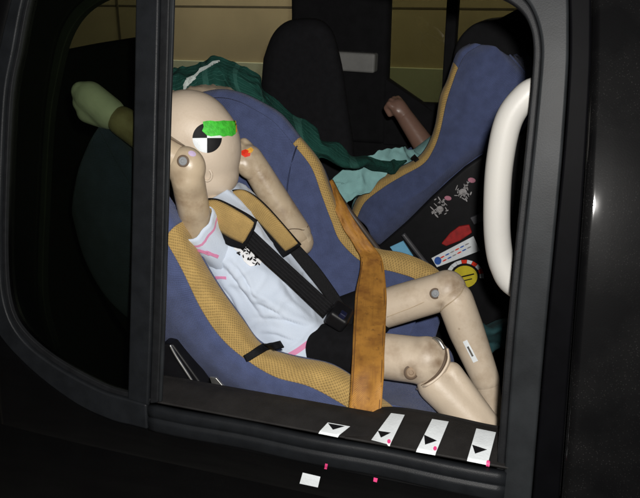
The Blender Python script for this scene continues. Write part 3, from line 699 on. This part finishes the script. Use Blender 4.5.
# near arm: upper arm raised, elbow, forearm going back past the divider, wrapped hand
sh, el, wr = P(199, 238, .205), P(186, 167, .150), P(122, 121, .135)
near_up = limb('upper_arm', sh, .027, el+V((.002, 0, -.02)), .027, [('e', el, (.033, .027, .034), (0, 0, 0)), ('c', sh.lerp(el, .35), .025, sh.lerp(el, .6), .024)], ARMV, 'near upper arm raised beside the head')
near_fo = limb('forearm', el+V((-.012, .004, .006)), .027, wr, .024, [], ARMV, 'near forearm bent back behind the window divider')
dv = (wr-el).normalized()
wa, wb, wc = P(109, 113, .135), P(90, 97, .132), P(83, 100, .130)
near_hand = blob('hand', [('c', wa, .026, wb, .025), ('c', P(104, 118, .135), .017, P(88, 112, .132), .018), ('c', P(104, 104, .135), .014, P(90, 91, .131), .013), ('c', wb, .02, P(82, 92, .130), .017), ('c', P(92, 110, .13), .017, P(82, 103, .129), .015), ('c', P(84, 88, .13), .006, P(79, 85, .13), .004)], WRAP, dummy, .003, 4, 'near fist wrapped in pale film')
at_ = tree_of([near_up]); eb = hit(at_, 183, 161, -.001)
disc('bolt_recess', eb, V((.2, -1, .25)), .0098, .0016, M('dark_joint_seam', (.10, .065, .04), .7), near_up); disc('elbow_bolt', eb, V((.2, -1, .25)), .0068, .003, M('dull_bolt_steel', (.2, .21, .22)), near_up)
decal('paint_spot', at_, circ(192, 154, 4, 2.6, 14, rot=.4), LILAC, near_up, .0012, .14)
# far arm
sh2, el2, wr2 = P(262, 222, .425), P(300, 240, .43), P(257, 170, .405)
far_up = limb('upper_arm', sh2, .028, el2, .027, [('e', el2+V((.002, 0, -.004)), (.026, .026, .028), (0, 0, 0))], ARMV, 'far upper arm with rounded elbow')
far_fo = limb('forearm', el2+(wr2-el2)*.10, .0310, wr2, .0265, [], ARMV, 'far forearm raised towards the face')
dv2 = (wr2-el2).normalized()
hand2 = blob('hand', fist(wr2-dv2*.016, (dv2+V((-.12, -.15, 0))), V((.85, -.45, .5)), 1.2)+[('c', wr2, .0265, wr2+dv2*.028, .025)], ARMV, dummy, .003, 5, 'far fist with red and orange paint on the knuckles')
h2 = tree_of([hand2, far_fo])
for q, mt in (([(241.5, 151), (246, 149.5), (250.5, 152), (250, 156), (245, 157.5), (241.5, 155)], REDP), ([(246, 150), (251, 147.5), (253.5, 150), (251.5, 153), (248, 153)], ORANGEP)):
    decal('paint_patch', h2, q, mt, hand2, .0012, .39)
ft = tree_of([far_up, far_fo]); nt = tree_of([near_up, near_fo])
SEAM = M('dark_joint_seam', (.10, .065, .04), .7)
tube('elbow_seam', [hit(nt, x, y, .0002, .13) for x, y in ((166, 137), (172, 140), (178, 143.5), (184, 146))], .0011, SEAM, near_up, 16, 6)
tube('elbow_seam', [hit(ft, x, y, .0002, .40) for x, y in ((285, 231), (291, 229), (298, 229), (304, 230), (308, 226))], .0009, SEAM, far_up, 20, 6)
decal('scuff', ft, wob([(301, 229), (306, 227), (310, 232), (311, 240), (308, 243), (306, 236), (303, 233)], .5), M('pale_scuff', (.50, .41, .29), .7), far_up, .0008, .40)
grime(ARMV, [(hit(nt, x, y, 0, .15), r, a) for x, y, r, a in ((183, 161, .018, .6), (176, 176, .022, .45), (196, 196, .02, .35), (187, 222, .022, .4))]+[(hit(ft, x, y, 0, .4), r, a) for x, y, r, a in ((283, 212, .016, .5), (276, 204, .010, .4), (297, 246, .016, .6), (262, 176, .014, .3))], (.16, .10, .055))
# pelvis and shorts
hipn, hipf = P(302, 346, .262), P(312, 330, .362)
kn, kf = P(425, 361, .245), P(447, 290, .375)
near_th = limb('thigh', hipn, .040, kn, .0405, [('e', kn+V((.002, 0, 0)), (.042, .040, .044), (0, 0, 0))], LEGV, 'near thigh with worn knee', .004, 10)
far_th = limb('thigh', hipf, .040, kf, .036, [('e', kf, (.036, .035, .038), (0, 0, 0))], LEGV, 'far thigh with raised knee', .004, 10)
shorts = blob('shorts', [('c', hipn.lerp(kn, .06), .043, hipn.lerp(kn, .52), .053), ('c', hipf.lerp(kf, .06), .044, hipf.lerp(kf, .44), .050), ('e', (hipn+hipf)/2+V((-.02, 0, .01)), (.072, .088, .055), (0, 0, 0))], CLOTHBLK, dummy, .004, 6, 'black shorts')
# shins: separate flesh pieces with a rim at the knee
an, af = P(492, 438, .215), P(489, 388, .345)
kn2 = P(430, 374, .232)
near_sh = blob('shin', [('c', P(437, 384, .236), .0345, P(476, 424, .218), .031), ('c', P(452, 372, .244), .018, P(484, 424, .222), .026)], LEGV, dummy, .0035, 8, 'near shin with open knee cut')
near_foot = blob('foot', [('c', P(476, 424, .218), .030, P(505, 470, .215), .027), ('c', P(505, 470, .215), .026, P(548, 478, .20), .020)], LEGV, dummy, .0035, 6)
far_sh = blob('shin', [('c', P(455, 300, .366), .0335, P(466, 330, .360), .033), ('c', P(466, 330, .360), .033, P(486, 380, .345), .0255)], LEGV, dummy, .0035, 8, 'far shin with a small silver sensor label')
far_foot = blob('foot', [('c', P(487, 384, .344), .0235, P(492, 412, .335), .0195), ('c', P(492, 410, .335), .0185, P(490, 418, .33), .0175)], LEGV, dummy, .0035, 6)
lgt = tree_of([near_th, far_th, near_sh, far_sh])
def ringtube(name, pxs, r, mat, parent, off=.0005): return tube(name, [hit(lgt, x, y, off, .25) for x, y in pxs], r, mat, parent, 30, 8)
ringtube('knee_rim', [(417, 389), (425, 386), (435, 380), (443, 371), (448, 360), (447, 349)], .0024, HEADV, near_sh)
ringtube('joint_gap', [(421, 385.5), (428, 382), (436, 375.5), (442, 367.5), (445.5, 358), (445, 348)], [.0006, .0016, .0024, .0030, .0034, .0016], SEAM, near_sh, .0)
ringtube('knee_seam', [(441, 311), (446, 306), (454, 300), (461, 293), (464, 285)], .0010, JOINT, far_sh)
for (x, y, r_, par) in ((411, 372.5, .0105, near_th), (435, 293.5, .0085, far_th)):
    c_ = hit(lgt, x, y, -.001); disc('bolt_recess', c_, V((.25, -1, .3)), r_*1.18, .0022, SEAM, par); disc('knee_bolt', c_, V((.25, -1, .3)), r_*.85, .004, M('dull_bolt_steel', (.20, .21, .22), .4, .2, 80, metal=.8) if par is far_th else M('grimy_vinyl', (.27, .19, .12), .55, .2, 60), par)
lug = hit(lgt, 437, 345, -.004)
tube('joint_pin', [hit(lgt, 433, 339, .002), hit(lgt, 438, 343, .004), hit(lgt, 443, 350, .003)], [.003, .0042, .003], STEEL, near_th, 14, 8)
decal('sensor_label', lgt, [(463, 341.5), (467, 339.5), (478, 360.5), (473.5, 362.5)], TAPE, far_sh, .0016, .33)
decal('sensor_print', lgt, [(467, 346.5), (468.6, 345.7), (473.7, 355.5), (472.1, 356.3)], STEEL, far_sh, .0024, .33)
grime(LEGV, [(hit(lgt, x, y, 0, .3), r, a) for x, y, r, a in ((411, 373, .026, .85), (434, 350, .036, .75), (438, 364, .026, .85), (420, 346, .022, .45), (454, 285, .028, .8), (446, 276, .022, .55), (435, 294, .018, .6), (441, 304, .014, .6), (424, 362, .02, .4), (425, 384, .009, .6), (459, 329, .003, .7), (395, 350, .02, .25), (496, 392, .012, .25))], (.15, .09, .045))
tube('vinyl_seam', [hit(lgt, x, y, .0003, .33) for x, y in ((387, 317), (400, 312), (413, 307), (424, 302))], .0007, JOINT, far_th, 16, 6)
# sleeve of the near arm
a_, b_ = P(226, 262, .272), P(192, 221, .180)
rows = []
for i in range(18):
    t = i/17; c = a_.lerp(b_, t); ax, ay = frame_of(b_-a_); R0 = .048-.0135*t; r = []
    for j in range(36):
        q = j*math.tau/36; k = 1+.10*math.sin(q*3+t*4)+.05*math.sin(q*7); r.append(c+ax*(R0*k*math.cos(q))+ay*(R0*k*math.sin(q)))
    rows.append(r)
slv = link('sleeve', grid_mesh(rows, 'sleeve', True, uv=True), SHIRT, dummy); solid(slv, .002, 0)
shirt_t = tree_of([shirt, slv])
# printed motif: plain black scribble patches
decal('print_ground', shirt_t, [(233, 244), (242, 243), (256, 251), (263, 258), (259, 265), (250, 267), (243, 261), (240, 254), (234, 250)], M('white_print', (.75, .76, .78), .7), shirt, .0034, .24)
for k in range(30):
    u_ = random.uniform(-1, 1); x0, y0 = 248+u_*11+random.uniform(-2, 2), 255+u_*7+random.uniform(-6, 6)
    decal('print_patch', shirt_t, wob(circ(x0, y0, random.uniform(.8, 2.6), random.uniform(.5, 1.0), 8, rot=random.uniform(0, 3)), .4), INK, shirt, .0044, .24)
for q in ([(198, 247.5), (208, 250.5), (218, 255), (217, 257.5), (207, 253.5), (198, 250)], [(216, 275.5), (227, 276.5), (227, 279), (217, 278.5)]):
    decal('pink_stripe', shirt_t, q, M('soft_pink_print', (.62, .22, .38), .8), shirt, .0032, .22)

# ================================================================== HARNESS (parts of the near seat)
def pad(name, outl, Y, mat, th, lab=None):
    c = [hit(shirt_t, x, y, .010, Y) for x, y in outl]
    return prism(name, c, V((.004, -th, .004)), mat, seat, .004, 3, lab)
padn = [(204, 205), (218, 201.5), (243, 215), (254, 222), (254, 232), (242, 242), (224, 233), (207, 221)]
def strap_pad(name, A, B, Yf, mat, th, lab, bul=.007):
    a = [P(x, y, Yf(x, y)) for x, y in A]; b = [P(x, y, Yf(x, y)) for x, y in B]
    return strip(name, a, b, mat, seat, 30, th, lab, 10, lambda u, f: (V((.4, -.8, .5)))*bul*(math.sin(math.pi*f)**.5)*(math.sin(math.pi*min(1, max(0, u*1.0)))**.35 if 0 < u < 1 else 0))
Yn = lambda x, y: .215-.0002*(x-204)
strap_pad('shoulder_pad_edge', [(203, 199), (218, 199), (244, 212), (257.5, 221)], [(203, 226), (214, 234), (229, 244), (245, 248)], lambda x, y: Yn(x, y)+.003, WEB, .008, 'black edging of the near shoulder pad', .004)
strap_pad('shoulder_pad', [(204, 202), (218, 201.5), (240, 213), (254, 222)], [(205, 219), (216, 227), (230, 236), (243, 242)], Yn, YELP, .008, 'mustard near shoulder pad')
Yf_ = lambda x, y: .305-.0001*(x-234)
strap_pad('shoulder_pad_edge', [(232, 190), (246, 190.5), (266, 205), (301, 245)], [(230, 203), (246, 217), (265, 237), (284, 257)], lambda x, y: Yf_(x, y)+.003, WEB, .008, 'black edging of the far shoulder pad', .003)
strap_pad('shoulder_pad', [(234, 192), (245, 191.5), (265, 207), (298, 243)], [(235, 200), (252, 213), (270, 232), (286, 250)], Yf_, YELP, .008, 'mustard far shoulder pad', .005)
sA = [P(254, 231, .228), P(275, 251, .228), P(302, 276, .232), P(334, 305, .24)]
sB = [P(244, 244, .218), P(266, 264, .216), P(293, 288, .22), P(324, 317, .228)]
def rib(u, f): return V((.4, -.8, .5))*.0013*math.sin(f*math.pi*5)**2
strip('harness_strap', sA, sB, WEB, seat, 30, .0022, 'black ribbed near harness strap', 30, rib)
strip('harness_strap', [P(x, y, .33) for x, y in ((300, 246), (318, 266), (334, 288), (346, 306))], [P(x, y, .315) for x, y in ((288, 250), (306, 272), (322, 292), (334, 310))], WEB, seat, 24, .0022, 'black far harness strap', 12)
bk = P(339, 316, .245)
buckle = rbox('harness_buckle', bk, (.038, .045, .030), BLACK, seat, (0.2, .55, .1), .007)
rbox('buckle_button', bk+V((.012, -.018, .012)), (.012, .012, .010), M('dark_blue_plastic', (.008, .010, .03), .5, spec=.2), buckle, (0.2, .55, .1), .002)

# ================================================================== RUST COLOURED SEAT BELT
bl = [(326, 181, .54), (333, 203, .49), (342, 226, .465), (355, 247, .45), (361, 262, .42), (355.5, 296, .33), (353, 340, .205), (351, 380, .125), (348, 424, .088), (346, 450, .085)]
br = [(333, 180, .55), (344, 202, .50), (357, 224, .475), (372, 245, .455), (382.5, 261, .425), (386.5, 296, .335), (385, 340, .21), (383.5, 380, .125), (381, 414, .098), (380, 450, .095)]
belt = strip('seat_belt', [P(*q) for q in bl], [P(*q) for q in br], BELT, None, 90, .0022, None, 10,
    lambda u, f: V((0, -1, .4))*(.0035*math.sin(f*9+u*20)*max(0, .45-u)*2.2+.0012*math.sin(u*60+f*3)+.003*noise.noise(V((u*14, f*3, 0)))))
belt_t = tree_of([belt])
for e0, e1 in ((.07, .07), (.93, .93)):
    tube('edge_stitching', [hit(belt_t, l[0]+(r[0]-l[0])*e0, l[1]+(r[1]-l[1])*e0, .0002, l[2]) for l, r in list(zip(bl, br))[4:9]], .0007, M('dark_thread', (.12, .05, .012), .8), belt, 60, 6)
tag(belt, 'rust brown seat belt stretched over the dummy lap and down to the window sill', 'seat belt')
belt2 = tube('belt_guide_tube', [P(332, 186, .60), P(345, 205, .59), P(362, 228, .58), P(380, 252, .56)], .006, M('dull_brown_rubber', (.06, .045, .035), .5), None, 20, 10)
tag(belt2, 'thin dark brown tube running beside the far wing of the near child seat', 'tube')

# ================================================================== FAR CHILD SEAT (faces backwards)
fs = thing('child_seat', 'blue and mustard child car seat turned backwards on a black base with stickers', 'child seat', V((0.12, 1.0, 0.585)), None)
YS = .84
rimO = [(470, 44), (459, 50), (453, 62), (447, 80), (440, 96), (435, 125), (428, 144), (417, 158), (398, 168), (376, 180), (358, 197), (351, 213)]
rimI = [(481, 44.5), (466, 54), (458, 68), (452, 84), (446, 103), (440, 131), (433, 150), (423, 164), (402, 176), (384, 187), (365, 202), (357, 218)]
oI = [(494, 46), (482, 62), (474, 82), (470, 100), (466, 118), (460, 140), (450, 158), (438, 172), (420, 188), (400, 200), (382, 214), (366, 226)]
oL = [(509, 55), (528, 78), (534, 100), (528, 122), (512, 138), (495, 146), (478, 156), (462, 168), (446, 182), (428, 200), (406, 222), (380, 245)]
R0 = [P(x, y, YS+.025) for x, y in rimO]; R1 = [P(x, y, YS) for x, y in rimI]; R2 = [P(x, y, YS-.022) for x, y in oI]; R3 = [P(x, y, YS+.01) for x, y in oL]
R25 = [a.lerp(b, .5)+V((0, -.012, 0)) for a, b in zip(R2, R3)]
R01 = [a.lerp(b, .5)+V((0, -.008, .003)) for a, b in zip(R0, R1)]
loft('side_cover', [R1, R2, R25, R3, [p+V((0.01, .06, -.005)) for p in R3]], 40, 70, BLUE, fs, .006, 1, label='blue outer side of the wing')
loft('rim_pad', [R0[2:], R01[2:], R1[2:]], 12, 60, YEL, fs, .006, 1, label='mustard wing edge')
loft('head_wing', [R0[:3], R01[:3], R1[:3]], 10, 20, BLUE, fs, .006, 1)
frt = tree_of([o for o in fs.children if o.name.startswith('rim_pad')])
strip('elastic_strap', [hit(frt, x, y, .003, YS-.01) for x, y in ((411, 158), (415, 162), (419, 167))], [hit(frt, x, y, .003, YS-.01) for x, y in ((415, 154.5), (419, 159), (423, 164))], WEB, fs, 12, .003)
# mirrored wing and tub
Yc = 1.04
def mir(r, dy=0): return [V((p.x, 2*Yc-p.y+dy, p.z)) for p in r]
Rb = [p+V((.10, .0, -.05)) for p in R0]
loft('tub_cover', [R0, [p+V((.02, .012, -.01)) for p in R0], [V((p.x, Yc-.1, p.z)) for p in Rb], [V((p.x, Yc+.1, p.z)) for p in Rb], [V((p.x+.02, 2*Yc-p.y-.012, p.z-.01)) for p in R0], mir(R0)], 40, 50, BLUE, fs, .005, 0)
loft('side_cover', [mir(R1), mir(R2), mir(R25), mir(R3)], 24, 50, BLUE, fs, .006, -1)
loft('rim_pad', [mir(R0), mir(R01), mir(R1)], 10, 50, YEL, fs, .006, -1)
loft('back_cover', [R3, [V((p.x+.02, Yc, p.z-.02)) for p in R3], mir(R3)], 20, 40, BLUE, fs, .005, 0)
# black base with labels
bo = [(376, 246), (408, 219), (430, 197), (448, 180), (464, 166), (480, 155), (500, 146), (536, 120), (560, 160), (560, 330), (520, 350), (430, 350), (392, 300)]
basef = prism('base_shell', [P(x, y, YS+.004) for x, y in bo], V((0, .38, 0)), BLACK, fs, .012, 4, 'black plastic base')
bt = tree_of([basef])
def bdec(name, q, mat, par, lab=None, off=.0012): return decal(name, bt, q, mat, par, off, YS, 1.5, lab)
GREYINK = M('grey_print', (.30, .29, .29), .6, .2, 200)
PINKINK = M('dull_pink_print', (.42, .16, .22), .6, .2, 200)
for (cx_, cy_, s_) in ((440, 207, 1.0), (463, 190, 1.1)):
    stk = bdec('printed_sticker', circ(cx_, cy_+2, 3.6*s_, 3.2*s_, 14), GREYINK, basef, 'grey line drawing printed on the base')
    for k in range(26):
        a = random.uniform(0, 6.28); rr2 = random.uniform(3.0, 9.5)*s_; x0, y0 = cx_+math.cos(a)*rr2*.85, cy_+math.sin(a)*rr2
        bdec('print_stroke', circ(x0, y0, random.uniform(1.2, 3.2), random.uniform(.4, .8), 8, rot=random.uniform(0, 3.14)), GREYINK, basef)
    bdec('print_spot', circ(cx_+8*s_, cy_-9*s_, 3.6*s_, 2.3*s_, 12, rot=.2), PINKINK, basef)
prism('red_tag', [P(x, y, YS-.004) for x, y in ((441, 244), (450, 233), (459, 226.5), (469, 225), (472, 233), (460, 241), (446, 246.5))], V((0, .01, 0)), RED, fs, .003, 3)
wlab = bdec('white_label', [(431.5, 258), (473.5, 236), (480, 250.5), (437, 267)], TAPE, basef, 'white label with blue emblem and small print', .0012)
bdec('emblem', circ(438, 260.5, 3.6, 4, 18), BLAB, basef, None, .002)
for k in range(12):
    f = .22+.7*(k % 6)/6; v = .3+.36*(k//6); x0 = 431.5+(473.5-431.5)*f+6*v; y0 = 258+(236-258)*f+12*v-(1 if v > .5 else 0)
    bdec('print_line', circ(x0, y0, 2.6, .7, 8, rot=-.47), (REDP, BLAB, GREYINK)[k % 3], basef, None, .002)
yl = bdec('round_yellow_label', circ(465, 276.5, 12.5, 11, 26), YLAB, basef, 'round yellow label with a red and white rim')
bdec('print_line', [(457, 277), (474, 273), (474.5, 274.3), (457.5, 278.3)], INK, basef, None, .002)
bdec('print_line', [(459, 281), (472, 278), (472.4, 279), (459.4, 282)], INK, basef, None, .002)
for k in range(9):
    a0 = math.radians(205+k*18); a1 = math.radians(205+k*18+17)
    q = [(465+15*math.cos(a0), 276.5+13.4*math.sin(a0)), (465+19*math.cos(a0), 276.5+17*math.sin(a0)), (465+19*math.cos(a1), 276.5+17*math.sin(a1)), (465+15*math.cos(a1), 276.5+13.4*math.sin(a1))]
    bdec('rim_segment', q, TAPE if k % 2 == 0 or k < 3 else REDP, basef)
tube('base_bar', [P(403, 234, YS-.02), P(410, 243, YS-.02), P(420, 256, YS-.02), P(428, 266, YS-.02)], .006, M('grey_bar', (.06, .06, .065), .35), fs, 14, 10)
prism('blue_card', [P(x, y, YS-.03) for x, y in ((390, 247), (403, 241), (413, 256), (402, 264))], V((0, .004, 0)), LBLUE, fs)
prism('silver_clip', [P(x, y, YS-.006) for x, y in ((470, 218), (482, 213), (486, 219), (474, 225))], V((0, .012, 0)), M('dull_grey_plastic', (.10, .10, .11), .4), fs, .002)

# ================================================================== FAR DUMMY
fd = thing('crash_test_dummy', 'dark skinned child crash test dummy in pale teal top inside the backward facing seat', 'dummy', V((0.0, 1.05, 0.80)))
tsp = [P(x, y, 1.04) for x, y in ((462, 145), (440, 170), (408, 192), (376, 210))]
blob('torso', [('c', tsp[0], .07, tsp[2], .085), ('c', tsp[2], .085, tsp[3], .07)], TEAL, fd, .006, 10)
blob('head', [('e', P(482, 100, 1.03), (.075, .07, .085), (0, .2, 0)), ('c', P(480, 104, 1.03), .04, P(462, 140, 1.03), .04)], HEADV, fd, .006, 10)
fe, fw = P(430, 154, 1.10), P(405, 117, 1.12)
dvf = (fw-fe).normalized()
blob('forearm', [('c', fe, .032, fw, .024)], M('dull_brown_vinyl', (.20, .115, .085), .35, .1, 20), fd, .004, 6)
blob('hand', fist(fw-dvf*.004, dvf, V((.75, -.45, .35)), 1.05)+[('c', fw, .0235, fw+dvf*.035, .023)], M('dull_brown_vinyl', (.2, .115, .085)), fd, .0035, 4)
def crumple(name, rows, nr, nc, mat, parent, amp, fr, th=.004, label=None):
    rr = [cr(r, nc) for r in rows]; cols = [cr([r[j] for r in rr], nr) for j in range(nc)]
    out = []
    for i, r in enumerate(cols):
        out.append([p+V((noise.noise(p*fr), noise.noise(p*fr+V((7, 1, 3))), noise.noise(p*fr+V((3, 9, 2)))))*amp+V((0, 0, 1))*noise.noise(p*fr*2.7)*amp*.4 for p in r])
    o = link(name, grid_mesh(out, name), mat, parent, label=label); solid(o, th, 0); return o
def px_rows(rows): return [[P(*q) for q in r] for r in rows]
crumple('sleeve', px_rows([[(332, 175, .78), (350, 165, .80), (375, 156, .84), (400, 150, .9), (418, 146, .96)], [(334, 190, .76), (352, 180, .78), (376, 168, .82), (402, 158, .88), (420, 152, .95)], [(340, 206, .74), (356, 196, .77), (380, 180, .82), (405, 166, .88), (424, 158, .96)]]), 30, 60, TEAL, fd, .02, 22, .003, 'crumpled pale teal sleeve')

# ================================================================== CLOTHS
def check_cloth():
    m, N, L, B = node_mat('green_check_cloth'); tc = N.new('ShaderNodeTexCoord'); sep = N.new('ShaderNodeSeparateXYZ'); L.new(tc.outputs['UV'], sep.inputs[0]); out = None
    for ax, fr in (('X', 14), ('Y', 7)):
        mu = N.new('ShaderNodeMath'); mu.operation = 'MULTIPLY'; mu.inputs[1].default_value = fr; L.new(sep.outputs[ax], mu.inputs[0])
        f = N.new('ShaderNodeMath'); f.operation = 'FRACT'; L.new(mu.outputs[0], f.inputs[0])
        c = N.new('ShaderNodeMath'); c.operation = 'LESS_THAN'; c.inputs[1].default_value = .13; L.new(f.outputs[0], c.inputs[0])
        if out is None: out = c.outputs[0]
        else:
            mx = N.new('ShaderNodeMath'); mx.operation = 'MAXIMUM'; L.new(out, mx.inputs[0]); L.new(c.outputs[0], mx.inputs[1]); out = mx.outputs[0]
    mx = N.new('ShaderNodeMixRGB'); L.new(out, mx.inputs[0]); mx.inputs[1].default_value = (.008, .050, .038, 1); mx.inputs[2].default_value = (.024, .088, .070, 1)
    L.new(mx.outputs[0], B.inputs['Base Color']); B.inputs['Roughness'].default_value = .95; B.inputs['Specular IOR Level'].default_value = .2
    b = N.new('ShaderNodeBump'); b.inputs['Strength'].default_value = .7; b.inputs['Distance'].default_value = .004; n3 = N.new('ShaderNodeTexNoise'); n3.inputs['Scale'].default_value = 130; n3.inputs['Detail'].default_value = 8
    L.new(tc.outputs['Object'], n3.inputs['Vector']); L.new(n3.outputs['Fac'], b.inputs['Height']); L.new(b.outputs['Normal'], B.inputs['Normal'])
    return m
CHECK = check_cloth()
def cloth(name, pr, nr, nc, mat, amp, fr, label, cat):
    rows = px_rows(pr); rr = [cr(r, nc) for r in rows]; cols = [cr([r[j] for r in rr], nr) for j in range(nc)]
    out = [[p+V((noise.noise(p*fr), noise.noise(p*fr+V((7, 1, 3))), noise.noise(p*fr+V((3, 9, 2)))))*amp +V((.3, -.6, .6))*((1-abs(noise.noise(V((p.x*34+p.z*20, p.y*18, p.z*26)))))**5-.4)*.009 for p in r] for r in cols]
    o = link(name, grid_mesh(out, name, uv=True), mat); solid(o, .004, 0); return tag(o, label, cat)
gb = cloth('blanket', [
    [(120, 100, .60), (150, 76, .60), (180, 66, .60), (205, 60.5, .60), (230, 62, .60), (252, 72, .60), (266, 90, .62), (290, 112, .64), (330, 143, .68), (366, 157, .74), (404, 160, .90)],
    [(120, 112, .56), (150, 90, .56), (180, 80, .56), (205, 72, .56), (230, 74, .56), (250, 86, .56), (264, 102, .58), (290, 122, .61), (330, 149, .65), (366, 161, .72), (404, 163, .89)],
    [(120, 130, .555), (150, 112, .555), (180, 97, .555), (205, 86, .555), (230, 90, .555), (250, 100, .555), (266, 116, .57), (295, 135, .60), (330, 155, .64), (366, 165, .72), (404, 166, .89)],
    [(120, 170, .57), (150, 160, .57), (180, 140, .57), (205, 130, .57), (230, 130, .57), (255, 140, .57), (275, 150, .585), (300, 165, .61), (332, 161, .66), (366, 169, .74), (404, 169, .90)]], 60, 130, CHECK, .016, 19,
    'dark green checked blanket bundled behind the near child seat', 'blanket')
gtb = tree_of([gb])
decal('white_piping', gtb, [(184, 89), (185, 80), (191, 78.5), (197, 74), (201, 69), (208, 66.5), (213, 62.5), (219, 61.5), (219.5, 63), (214, 64.5), (209, 68.3), (202.5, 71), (198.5, 75.8), (192, 80.5), (187.5, 82), (186.5, 88.5)], M('white_piping', (.5, .56, .53), .9), gb, .004, .56, 1.0)
cloth('cushion', [[(170, 88, .60), (190, 85, .60), (215, 84, .60), (240, 90, .60), (255, 97, .60)], [(170, 96, .54), (190, 90, .54), (215, 89, .54), (238, 95, .54), (252, 101, .54)], [(170, 115, .56), (190, 110, .56), (215, 108, .56), (236, 110, .56), (250, 112, .56)]], 20, 40, M('beige_cloth', (.30, .24, .17), .9, .1, 30, .3, 400), .006, 20, 'beige cloth edge tucked under the green blanket', 'cloth')
cloth('rag', [[(462, 312, .62), (475, 318, .62), (492, 322, .62), (512, 318, .62)], [(462, 330, .58), (475, 328, .57), (492, 332, .57), (512, 330, .58)], [(462, 350, .60), (475, 350, .60), (492, 352, .60), (512, 350, .60)]], 24, 40, M('petrol_cloth', (.008, .045, .05), .9, .2, 30, .4, 300), .02, 24, 'dark petrol rag behind the dummy shins', 'rag')
